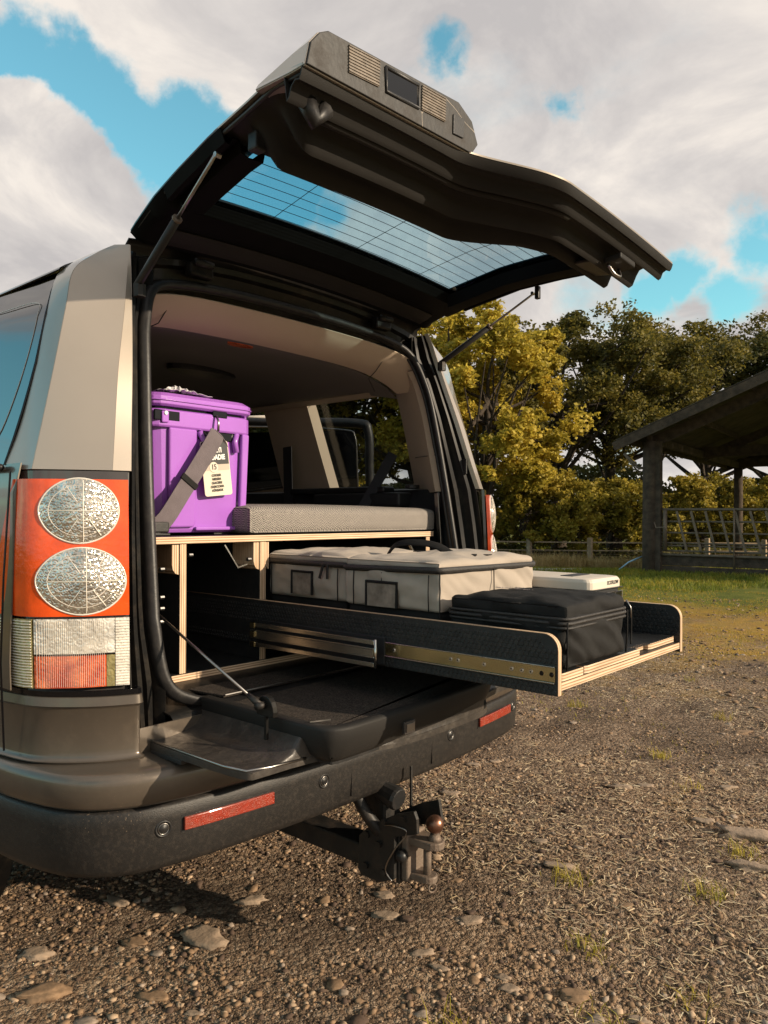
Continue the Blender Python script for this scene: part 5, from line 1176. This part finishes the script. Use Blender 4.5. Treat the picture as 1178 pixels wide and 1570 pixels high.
# outer rail fixed to the unit
rl = box('drawer_rail', -.2285 + .0235, -.196, -.172, .31, .861, .931, 'darkin', bu, .002)
rl.location = (-.0405, 0, 0)
mb = MB()
for z0, z1, xx in ((.918, .930, -.249), (.905, .910, -.247), (.884, .888, -.247), (.862, .874, -.249)): mb.box(xx, -.240, -.175, .31, z0, z1)
mb.build('rail_flange', 'steel', rl, bevel=.0015)
mb = MB(); mb.box(-.247, -.2425, -.17, .31, .888, .905); mb.build('rail_web', 'steel', rl)
for z in (.868, .897, .922): box('rail_stop', -.252, -.240, .285, .305, z - .008, z + .008, 'brass', rl, .001)
MB().tube([(-.245, -.178, .932), (-.245, -.178, .860)], .004, 6).build('rail_end', 'steel', rl, smooth=True)

# sliding tray
tr = thing('sliding_tray', 'pulled out plywood cargo tray with black hexagon pattern sides', 'tray', (.13, -.2, .87))
def trayside(xo, xi, name):
    y1 = .95; R = .035; P = [(0, y1, .857), (0, -.657, .857)] + [(0, -.657 + R - R * cos(t), .989 - R + R * sin(t)) for t in np.linspace(0, pi / 2, 9)] + [(0, y1, .989)]
    P = [(xo, y, z) for _, y, z in P]
    mb = MB(); n = len(P); mb.prism(P, (xi - xo, 0, 0)); o = mb.build(name, ['phen', 'ply_v'], tr, bevel=.0008, seg=1)
    edge_faces(o, lambda nn: abs(nn.x) < .5 and (nn.z > -.5)); return o
sl_ = trayside(-.238, -.223, 'tray_side'); sr_ = trayside(.481, .496, 'tray_side')
# hexagon relief on the outer face of the near side and inner face of far side
def hexes(side, x, sgn, name):
    mb = MB(); pit = .0125; r = pit * .53
    ny = int(1.55 / pit); 
    for j in range(ny):
        for k in range(12):
            y = -.648 + j * pit; z = .864 + k * pit * .866 + 0; y2 = y + (pit / 2 if k % 2 else 0)
            if z > .983 or (.880 < z < .922 and side is sl_) or (y2 < -.622 and z > .96) or y2 > .9: continue
            O = []; I = []
            for a in range(6):
                th = a * pi / 3 + pi / 6; O.append((x, y2 + r * .90 * cos(th), z + r * .90 * sin(th))); I.append((x + sgn * .0013, y2 + r * .72 * cos(th), z + r * .72 * sin(th)))
            b = len(mb.V); mb.V += O + I; mb.F += [tuple(b + 6 + q for q in range(6))] + [(b + q, b + (q + 1) % 6, b + 6 + (q + 1) % 6, b + 6 + q) for q in range(6)]; mb.MI += [0] * 7
    o = mb.build(name, 'phen', side); o['kind'] = 'stuff'
hexes(sl_, -.2382, -1, 'hexagon_relief')
hexes(sr_, .4808, -1, 'hexagon_relief')
o = box('tray_floor', -.2225, .4805, -.655, .95, .866, .884, ['phen', 'ply_h'], tr, .001, 1); edge_faces(o, lambda n: abs(n.y) > .5)
for a, b, yy in ((-.2215, -.112, -.654), (-.104, .204, -.654), (.300, .4795, -.640), (.206, .298, -.625)):
    P = [(a, yy + .004, .8845), (a + .012, yy, .8845), (b - .003, yy, .8845), (b, yy + .004, .8845), (b, yy + .09, .8845), (a, yy + .09, .8845)]
    o = MB().prism(P, (0, 0, .0175)).build('front_lip', ['phen', 'ply_h'], tr, bevel=.001, seg=1); edge_faces(o, lambda n: abs(n.z) < .5)
mb = MB()
for j in range(22):
    for (a, b) in ((-.10, .20),): mb.box(.13 + j * .0155, .138 + j * .0155, -.645, -.50, .9022, .9032)
mb.build('grip_ribs', 'phen', tr)['kind'] = 'stuff'
rr_l = box('tray_rail', -.2405, -.238, -.650, .30, .8865, .9175, 'brass', tr, .0008, 1)
box('rail_edge', -.2445, -.2385, -.650, .30, .9178, .9205, 'steel', rr_l, .0008, 1); box('rail_edge', -.2445, -.2385, -.650, .30, .8835, .8862, 'steel', rr_l, .0008, 1)
for y in (-.642, -.618, -.592, -.569, -.543, -.470, -.397, -.376, -.2, .0):
    MB().tube([(-.2405, y, .9025), (-.2425, y, .9025)], [.0055, .0042], 12).build('screw' if y > -.6 else 'hole', 'steel' if y > -.6 else 'frit', rr_l, smooth=False)
    if y > -.6: MB().tube([(-.2424, y, .9025), (-.2428, y, .9025)], .002, 6).build('screw_slot', 'frit', rr_l)
box('tray_rail', .497, .503, -.645, .3, .887, .917, 'blackp', tr, .001)

# cushion
def puffy(name, x0, x1, y0, y1, z0, z1, m, parent, r=.02, n=(26, 22, 8), wr=.004, sc=9, seed=1, top=.0, side=.0, cut=None, z0d=None):
    bm = bmesh.new(); bmesh.ops.create_cube(bm, size=2)
    me = bpy.data.meshes.new(name); 
    nx, ny, nz_ = n; V = []; F = []
    idx = {}
    def vid(i, j, k):
        key = (i, j, k)
        if key not in idx:
            idx[key] = len(V); V.append((i / nx * 2 - 1, j / ny * 2 - 1, k / nz_ * 2 - 1))
        return idx[key]
    for i in range(nx):
        for j in range(ny):
            for k in (0, nz_): F.append((vid(i, j, k), vid(i + 1, j, k), vid(i + 1, j + 1, k), vid(i, j + 1, k)))
    for i in range(nx):
        for k in range(nz_):
            for j in (0, ny): F.append((vid(i, j, k), vid(i + 1, j, k), vid(i + 1, j, k + 1), vid(i, j, k + 1)))
    for j in range(ny):
        for k in range(nz_):
            for i in (0, nx): F.append((vid(i, j, k), vid(i, j + 1, k), vid(i, j + 1, k + 1), vid(i, j, k + 1)))
    bm.free(); cx, cy, cz = (x0 + x1) / 2, (y0 + y1) / 2, (z0 + z1) / 2; hx_, hy_, hz = (x1 - x0) / 2, (y1 - y0) / 2, (z1 - z0) / 2
    A = np.array(V); P = A * np.array([hx_, hy_, hz]); inn = np.array([hx_ - r, hy_ - r, hz - r]); Q = np.clip(P, -inn, inn); D = P - Q; ln = np.linalg.norm(D, axis=1); ok = ln > 1e-9
    P[ok] = Q[ok] + D[ok] / ln[ok][:, None] * r
    bx, by, bz = (1 - A[:, 0] ** 2), (1 - A[:, 1] ** 2), (1 - A[:, 2] ** 2)
    P[:, 2] += np.where(A[:, 2] > .9, top * np.sqrt(np.clip(bx * by, 0, 1)), 0)
    P[:, 0] += np.sign(A[:, 0]) * (np.abs(A[:, 0]) > .99) * side * np.sqrt(np.clip(by * bz, 0, 1)); P[:, 1] += np.sign(A[:, 1]) * (np.abs(A[:, 1]) > .99) * side * np.sqrt(np.clip(bx * bz, 0, 1))
    W3 = P + np.array([cx, cy, cz])
    a = vnoise(W3[:, 0] * sc + W3[:, 2] * sc * 1.7 + seed, W3[:, 1] * sc - W3[:, 2] * sc * 1.3 + seed * 3, seed) - .5
    b = vnoise(W3[:, 0] * sc * 3 + W3[:, 2] * sc * 4, W3[:, 1] * sc * 3 + seed, seed + 5) - .5
    nrm = P / np.maximum(np.linalg.norm(P / np.array([hx_, hy_, hz]), axis=1)[:, None], .5) / np.array([hx_, hy_, hz]); 
    mx_ = np.argmax(np.abs(A), axis=1); nn = np.zeros_like(P); nn[np.arange(len(P)), mx_] = np.sign(A[np.arange(len(P)), mx_])
    edge_ = np.clip(ln * 0 + 1, 0, 1)
    P += nn * ((a * 2 * wr + b * wr * .8) * (A[:, 2] > -.98))[:, None]
    P += np.array([cx, cy, cz])
    me.from_pydata(P.tolist(), [], F)
    o = link(name, me, m, parent, True)
    mdf = o.modifiers.new('u', 'SUBSURF'); mdf.levels = 1; mdf.render_levels = 1
    return o
cu_ = puffy('seat_cushion', -.262, .662, .345, 1.05, 1.183, 1.268, 'tweed', None, .018, (40, 24, 5), .0015, 6, 4, .012, .002)
tag(cu_, 'grey herringbone tweed seat cushion lying on the plywood bench', 'cushion')

# cooler
ck = thing('cool_box', 'bright purple hard cool box with a lid and grey shoulder strap on the bench', 'cooler', (-.375, .58, 1.183))
def rbox(x0, x1, y0, y1, z0, z1, r, seg=5, tap=0.0):
    rows = []
    P = []
    for cx_, cy_, st in ((x1 - r, y1 - r, 0), (x0 + r, y1 - r, pi / 2), (x0 + r, y0 + r, pi), (x1 - r, y0 + r, 3 * pi / 2)):
        for t in np.linspace(0, pi / 2, seg): P.append((cx_ + r * cos(st + t), cy_ + r * sin(st + t)))
    return P
def stack(levels, m, name, parent, bev=0):
    rows = []
    for (x0, x1, y0, y1, z, r) in levels: rows.append([(x, y, z) for x, y in rbox(x0, x1, y0, y1, z, z, r)])
    mb = MB(); mb.grid(rows, close=True); n = len(rows[0]); mb.F += [tuple(range(n))[::-1], tuple(len(mb.V) - n + i for i in range(n))]; mb.MI += [0, 0]
    return mb.build(name, m, parent, smooth=False, bevel=bev, seg=3)
x0, x1, y0, y1 = -.548, -.204, .420, .735
body = stack([(x0 + .020, x1 - .016, y0 + .012, y1 - .01, 1.190, .045), (x0 + .012, x1 - .011, y0 + .006, y1 - .008, 1.200, .055), (x0 + .006, x1 - .007, y0 + .003, y1, 1.35, .055), (x0 + .001, x1 - .003, y0, y1, 1.492, .055)], 'purple', 'body', ck, .003)
for p in body.data.polygons: p.use_smooth = False
def panel(name, P, d, m, parent, bev=.004): return MB().prism([(x, y0 + yy, z) for x, yy, z in P], (0, d, 0)).build(name, m, parent, bevel=bev, seg=3)
panel('front_column', [(-.492, .006, 1.205), (-.412, .006, 1.205), (-.404, .006, 1.215), (-.402, .002, 1.488), (-.496, .002, 1.488)], -.014, 'purple', ck, .007)
panel('front_rib', [(-.246, .006, 1.215), (-.2225, .006, 1.205), (-.2125, .002, 1.488), (-.240, .002, 1.488)], -.014, 'purple', ck, .006)
panel('front_foot', [(-.402, .006, 1.196), (-.25, .006, 1.196), (-.25, .006, 1.207), (-.402, .006, 1.207)], -.012, 'purple', ck, .004)
box('handle_slot', -.395, -.255, y0 - .005, y0 + .001, 1.462, 1.487, 'gloss', ck, .002)
MB().tube([(-.392, y0 - .006, 1.484), (-.380, y0 - .010, 1.455), (-.395, y0 - .010, 1.42)], .009, 8).build('strap_lug', 'purple', ck, smooth=True)
MB().tube([(-.258, y0 - .006, 1.486), (-.268, y0 - .010, 1.462), (-.262, y0 - .010, 1.43)], .009, 8).build('strap_lug', 'purple', ck, smooth=True)
rim = stack([(x0 - .004, x1 + .004, y0 - .010, y1 + .005, 1.486, .04), (x0 - .008, x1 + .008, y0 - .014, y1 + .008, 1.491, .045), (x0 - .008, x1 + .008, y0 - .014, y1 + .008, 1.533, .045), (x0 - .002, x1 + .002, y0 - .008, y1, 1.537, .04)], 'purple', 'rim', ck, .0015)
stack([(x0 + .01, x1 - .01, y0 + .002, y1 - .01, 1.536, .04), (x0 + .01, x1 - .01, y0 + .002, y1 - .01, 1.546, .04)], 'gloss', 'lid_seal', ck)
lid = stack([(x0 - .004, x1 + .008, y0 - .012, y1, 1.545, .045), (x0 - .010, x1 + .013, y0 - .020, y1 + .005, 1.550, .05), (x0 - .010, x1 + .013, y0 - .020, y1 + .005, 1.572, .05), (x0, x1, y0 - .006, y1, 1.583, .05), (x0 + .03, x1 - .03, y0 + .03, y1 - .03, 1.588, .03)], 'purple', 'lid', ck, .002)
MB().tube([(x, y, 1.561) for x, y in rbox(x0 - .0115, x1 + .0145, y0 - .0215, y1 + .005, 0, 0, .05)[5:20]], .0022, 6).build('lid_bead', 'purple', lid, smooth=True)
box('latch_recess', -.545, -.463, y0 - .0145, y0 - .006, 1.503, 1.533, 'gloss', ck, .003); box('latch_tongue', -.525, -.502, y0 - .020, y0 - .012, 1.497, 1.530, 'purple', ck, .004)
MB().tube([(-.5135, y0 - .020, 1.524), (-.5135, y0 - .023, 1.524)], .0055, 12).build('latch_pin', 'steel', ck)
box('lid_catch', -.352, -.300, y0 - .0165, y0 - .008, 1.528, 1.548, 'gloss', ck, .003)
box('side_latch', x1 + .004, x1 + .014, y0 + .03, y0 + .07, 1.50, 1.575, 'purple', ck, .004)
for x in (-.50, -.29): box('foot', x - .03, x + .03, y0 + .02, y0 + .05, 1.1825, 1.191, 'darkin', ck, .002)
# strap
def ribbon(C_, wvec, th, name, m, parent):
    rows = []; mb = MB(); C_ = [Vector(c) for c in C_]
    for c, w in zip(C_, wvec): w = Vector(w); rows.append([c - w / 2, c + w / 2])
    return mb.grid(rows).build(name, m, parent, smooth=True, solid=th)
wv = Vector((.045, 0, -.032)).normalized() * .052
pth = catmull([(-.352, y0 - .034, 1.482), (-.360, y0 - .040, 1.468), (-.415, y0 - .040, 1.385), (-.470, y0 - .038, 1.305), (-.520, y0 - .034, 1.232), (-.55, y0 - .025, 1.205)], 4)
nP = len(pth)
ws = [wv * (.55 + .45 * min(1, i / 3)) for i in range(nP)]
stp = ribbon(pth, ws, .003, 'shoulder_strap', 'strapm', ck)
ribbon([(-.318, y0 - .020, 1.455), (-.330, y0 - .026, 1.47), (-.345, y0 - .032, 1.483)], [wv * .9, wv * .9, wv * .6], .003, 'strap_fold', 'strapm', stp)
c0 = Vector((-.449, y0 - .044, 1.335)); dv = Vector((-.055, 0, -.08)).normalized()
MB().add([c0 + dv * a + wv * b for a, b in ((-.009, -.58), (-.009, .58), (.009, .58), (.009, -.58))] + [c0 + Vector((0, .009, 0)) + dv * a + wv * b for a, b in ((-.009, -.58), (-.009, .58), (.009, .58), (.009, -.58))], [(0, 1, 2, 3), (7, 6, 5, 4), (0, 4, 5, 1), (1, 5, 6, 2), (2, 6, 7, 3), (3, 7, 4, 0)]).build('strap_keeper', 'bagblack', stp, bevel=.002)
box('strap_buckle', -.575, -.515, y0 - .045, y0 - .020, 1.192, 1.222, 'blackp', stp, .005)
MB().tube([(-.343, y0 - .020, 1.532), (-.343, y0 - .030, 1.515), (-.345, y0 - .032, 1.486)], .004, 6).build('strap_hook', 'rod', stp, smooth=True)
# wrinkled cling wrap on the lid
bm = bmesh.new(); n_ = 22
Vw = []; 
for i in range(n_):
    for j in range(14):
        x = -.50 + i * .0075; y = y0 + .0 + j * .012; k = max(0, 1 - abs(i - 8) / 11) * max(0, 1 - abs(j - 4) / 9)
        Vw.append((x, y, 1.590 + k * (.004 + .026 * random.random())))
Fw = [(i * 14 + j, i * 14 + j + 1, (i + 1) * 14 + j + 1, (i + 1) * 14 + j) for i in range(n_ - 1) for j in range(13)]; bm.free()
mk('cling_wrap', Vw, Fw, 'wrap', ck, False, solid=.0006)
Vw = []
for i in range(24):
    for j in range(5): Vw.append((-.535 + i * .0145, y0 - .0155 - .0012 * random.random(), 1.552 + j * .006 + .001 * random.random()))
# tag
tgx = thing('hang_tag', 'black and cream cardboard hang tag on the front of the purple cool box', 'tag', (-.33, y0 - .02, 1.37))
ty0 = y0 - .022
Rt = Vector((1, 0, .10)).normalized(); Ut = Vector((-.13, 0, 1)).normalized(); TC = Vector((-.343, ty0, 1.378))
def tq(a, b, d=0): p = TC + Rt * a + Ut * b; return (p.x, p.y + d, p.z)
wT, hT = .049, .080
def rr2(w, h0, h1, r, d):
    P = []
    for cx_, cy_, st in ((w - r, h1 - r, 0), (-w + r, h1 - r, pi / 2), (-w + r, h0 + r, pi), (w - r, h0 + r, 3 * pi / 2)):
        for t in np.linspace(0, pi / 2, 5): P.append(tq(cx_ + r * cos(st + t), cy_ + r * sin(st + t), d))
    return P
card = MB().prism(rr2(wT, -hT, hT, .008, 0), (0, .002, 0)).build('card', 'tagcream', tgx)
MB().prism([tq(-wT + .0015, .012, -.0008), tq(wT - .003, .012, -.0008), tq(wT - .003, hT - .006, -.0008), tq(wT - .009, hT - .001, -.0008), tq(-wT + .009, hT - .001, -.0008), tq(-wT + .0015, hT - .006, -.0008)], (0, .0006, 0)).build('dark_header', 'tagdark', tgx)
MB().prism([tq(-wT + .0015, -.006, -.0007), tq(wT - .003, -.006, -.0007), tq(wT - .003, .0115, -.0007), tq(-wT + .0015, .0115, -.0007)], (0, .0005, 0)).build('grey_band', 'taggrey', tgx)
MB().prism([tq(-.010 + .0155 * cos(t), .004 + .0155 * sin(t), -.0014) for t in np.linspace(0, 2 * pi, 24, endpoint=False)], (0, .0005, 0)).build('number_roundel', 'white', tgx)
for bd, sz, a, b, m_, bo in (('YETI', .020, .006, .053, 'white_ink', .0009), ('ROADIE', .020, .002, .032, 'white_ink', .0009), ('15', .022, -.010, .004, 'black_ink', .0002), ('COOLER', .0098, -.004, -.020, 'black_ink', .0003), ('NIELERA', .0098, -.004, -.031, 'black_ink', .0003), ('GLACIERE', .0098, -.004, -.042, 'black_ink', .0003), ('GHIACCIAIA', .0098, -.004, -.053, 'black_ink', .0003), ('KÜHLBOX', .0098, -.004, -.064, 'black_ink', .0003)):
    text('lettering', bd, sz, tq(a, b, -.0022), Rt, Ut, m_, tgx, .85, bold=bo)

# storage bags in the tray
def zips(parent, pts, r=.006, pull=None):
    z_ = MB().tube(pts, r, 8, flat=1.0).build('zip', 'zip', parent, smooth=True)
    MB().tube([Vector(p) + Vector((0, 0, 0)) for p in pts], r * .45, 5).build('zip_teeth', 'rod', z_, smooth=True) if False else None
    return z_
def graybag(label, x0, x1, y0, y1, zt, seed, pullx=True):
    t = thing('storage_bag', label, 'bag', ((x0 + x1) / 2, (y0 + y1) / 2, .885), 'taupe storage bags in the tray')
    puffy('base_panel', x0, x1, y0, y1, .8855, 1.006, 'bagblack', t, .012, (20, 16, 6), .002, 12, seed)
    puffy('side_panel', x0 - .002, x1 + .002, y0 - .002, y1 + .002, 1.000, zt, 'bagtan', t, .010, (44, 38, 14), .0065, 15, seed + 2, .012, .004)
    lid_ = puffy('lid', x0 - .003, x1 + .003, y0 - .003, y1 + .003, zt - .004, zt + .018, 'bagtan', t, .009, (36, 32, 2), .007, 13, seed + 7, .014)
    zr = [(x, y, zt - .004 + .003 * sin(x * 40 + y * 31)) for x, y in rbox(x0 - .006, x1 + .006, y0 - .006, y1 + .006, 0, 0, .018, 6)]
    zp = MB().tube(zr + [zr[0]], .0075, 8, caps=False).build('zip', 'zip', t, smooth=True)
    MB().tube([(a, b, c + .004) for a, b, c in zr + [zr[0]]], .003, 6, caps=False).build('piping', 'bagblack', zp, smooth=True)
    MB().tube([(a, b, c - .007) for a, b, c in zr + [zr[0]]], .0022, 6, caps=False).build('piping', 'bagblack', zp, smooth=True)
    return t
def seamline(parent, pts): MB().tube(pts, .0016, 5).build('seam', 'bagblack', parent, smooth=True)
b1 = graybag('smaller taupe zipped storage bag at the back of the tray under the bench', -.178, .16, .022, .352, 1.108, 3)
b2 = graybag('larger taupe zipped storage bag in the middle of the tray with a carry handle', -.198, .252, -.312, .008, 1.108, 9)
def pocket(parent, x, ya, yb, z0, z1):
    p = MB().grid([[(x - .0095, lerp(ya, yb, u) , lerp(z0, z1, v)) for u in np.linspace(0, 1, 9)] for v in np.linspace(0, 1, 5)]).build('label_window', 'vinyl', parent, smooth=True, solid=.001)
    fr_ = MB(); fr_.tube([(x - .010, ya, z0), (x - .010, ya, z1), (x - .010, yb, z1), (x - .010, yb, z0)], .0045, 6, flat=1.0); fr_.build('window_border', 'bagblack', p, smooth=False)
for (bb_, x_, ys_) in ((b1, -.186, (.05, .33)), (b2, -.206, (-.285, -.03, -.13))):
    for y_ in ys_: seamline(bb_, [(x_ - .002, y_, 1.002), (x_ - .003, y_ + .001, 1.05), (x_ - .002, y_, 1.094)])
seamline(b2, [(-.203, -.3155, .90), (-.206, -.318, 1.0), (-.206, -.318, 1.10)])
seamline(b2, [(.03, -.322, 1.002), (.03, -.323, 1.05), (.03, -.322, 1.10)])
pocket(b1, -.182, .235, .150, 1.012, 1.078); pocket(b2, -.203, -.080, -.185, 1.004, 1.068)
for y in (.105, .088): MB().bar((-.192, y, 1.102), (-.196, y + (.010 if y > .1 else -.004), 1.062), .008, .005, upv=(1, 0, 0)).build('zip_pull', 'blackp', b1, bevel=.0015)
MB().tube(catmull([(-.02, .01, 1.128), (-.03, -.03, 1.158), (-.02, -.09, 1.166), (0, -.15, 1.158), (.01, -.21, 1.132), (.02, -.27, 1.130)], 6), [.012] * 31, 8, flat=.3).build('carry_handle', 'bagblack', b2, smooth=True)
for xx in (.06, .16): MB().bar((xx, -.29, 1.135), (xx + .01, -.02, 1.136), .022, .003).build('lid_strap', 'bagblack', b2, bevel=.001)
MB().tube([(-.15, -.3185, 1.0), (-.1505, -.3185, 1.09)], .0014, 4).build('seam', 'bagtan', b2) if False else None
for y in (.02, .03): pass
# black bag
bb = thing('black_bag', 'black zipped soft case at the front end of the pulled out tray', 'bag', (-.03, -.49, .903))
puffy('body', -.188, .118, -.650, -.335, .9025, 1.025, 'bagblack', bb, .018, (46, 44, 16), .010, 15, 21, .0, .005)
puffy('lid', -.190, .120, -.652, -.333, 1.012, 1.046, 'bagblack', bb, .014, (46, 44, 3), .007, 14, 25, .012)
for zz in (1.016, 1.006, .996):
    zr = [(x, y, zz) for x, y in rbox(-.1925, .1225, -.6545, -.3305, 0, 0, .02, 6)]
    MB().tube(zr + [zr[0]], .0035 if zz != 1.006 else .0045, 6, caps=False).build('zip' if zz == 1.006 else 'piping', 'zip', bb, smooth=True)
MB().tube([(-.1905, -.6525, .905), (-.193, -.655, .96), (-.193, -.655, 1.01)], .0022, 5).build('seam', 'bagblack', bb, smooth=True)
MB().tube([(.118, -.6525, .905), (.121, -.655, .96), (.121, -.655, 1.01)], .0022, 5).build('seam', 'bagblack', bb, smooth=True)
MB().tube(catmull([(.126, -.652, 1.030), (.130, -.660, 1.010), (.128, -.662, .98), (.132, -.660, .95), (.126, -.662, .925)], 4), [.0022] * 17, 8).build('zip_cord', 'bagblack', bb, smooth=True)
MB().tube([(.124, -.65, 1.034), (.129, -.66, 1.016), (.128, -.662, .99)], .0022, 6).build('zip_pull', 'rod', bb, smooth=True)
mb = MB(); rs = random.Random(5)
for r_ in range(2):
    x = -.06 + r_ * .03
    for j in range(11 if r_ == 0 else 4):
        y = -.38 - j * .0105 - r_ * .03
        for k_ in range(2): mb.bar((x + rs.uniform(0, .012), y, 1.0605), (x + rs.uniform(0, .012), y - rs.uniform(.002, .007), 1.0605), .0016, .0012)
mb.build('embroidery', 'strapm', bb)
# power station
pw = thing('power_station', 'beige and black portable power station at the far side of the tray', 'power station', (.38, -.28, .885))
stack([(.278, .476, -.478, -.10, .886, .02), (.276, .478, -.480, -.10, .90, .022), (.276, .478, -.480, -.10, 1.035, .022)], 'darkin', 'lower_case', pw, .002)
stack([(.274, .480, -.462, -.10, .93, .022), (.274, .480, -.462, -.10, 1.03, .022)], 'white', 'side_case', pw, .002)
topc = stack([(.274, .480, -.484, -.098, 1.034, .022), (.274, .480, -.484, -.098, 1.056, .022), (.280, .474, -.478, -.104, 1.064, .020), (.290, .464, -.46, -.12, 1.066, .015)], 'white', 'top_case', pw, .002)
box('top_inset', .33, .44, -.40, -.36, 1.0655, 1.068, 'darkin', topc, .001)
MB().tube(catmull([(.276, -.4855, .92), (.276, -.4865, 1.0), (.292, -.4865, 1.028), (.33, -.4865, 1.033), (.477, -.4865, 1.033)], 5), .0018, 6).build('front_bezel', 'blackp', pw, smooth=True)
for a, b in ((.300, .345), (.352, .418), (.428, .474)):
    s_ = box('front_panel', a, b, -.486, -.481, .955, 1.022, 'gloss', pw, .004)
    MB().tube([(a, -.487, .955), (a, -.487, 1.022), (b, -.487, 1.022), (b, -.487, .955), (a, -.487, .955)], .0016, 5).build('panel_border', 'rod', s_)
for x in (.443, .459): MB().tube([(x, -.4865, 1.0), (x, -.4885, 1.0)], .003, 8).build('port', 'rod', pw)
text('lettering', 'ECOFLOW', .0155, (.415, -.4848, 1.049), (1, 0, 0), (0, 0, 1), 'black_ink', pw, 1.0, bold=.0002)
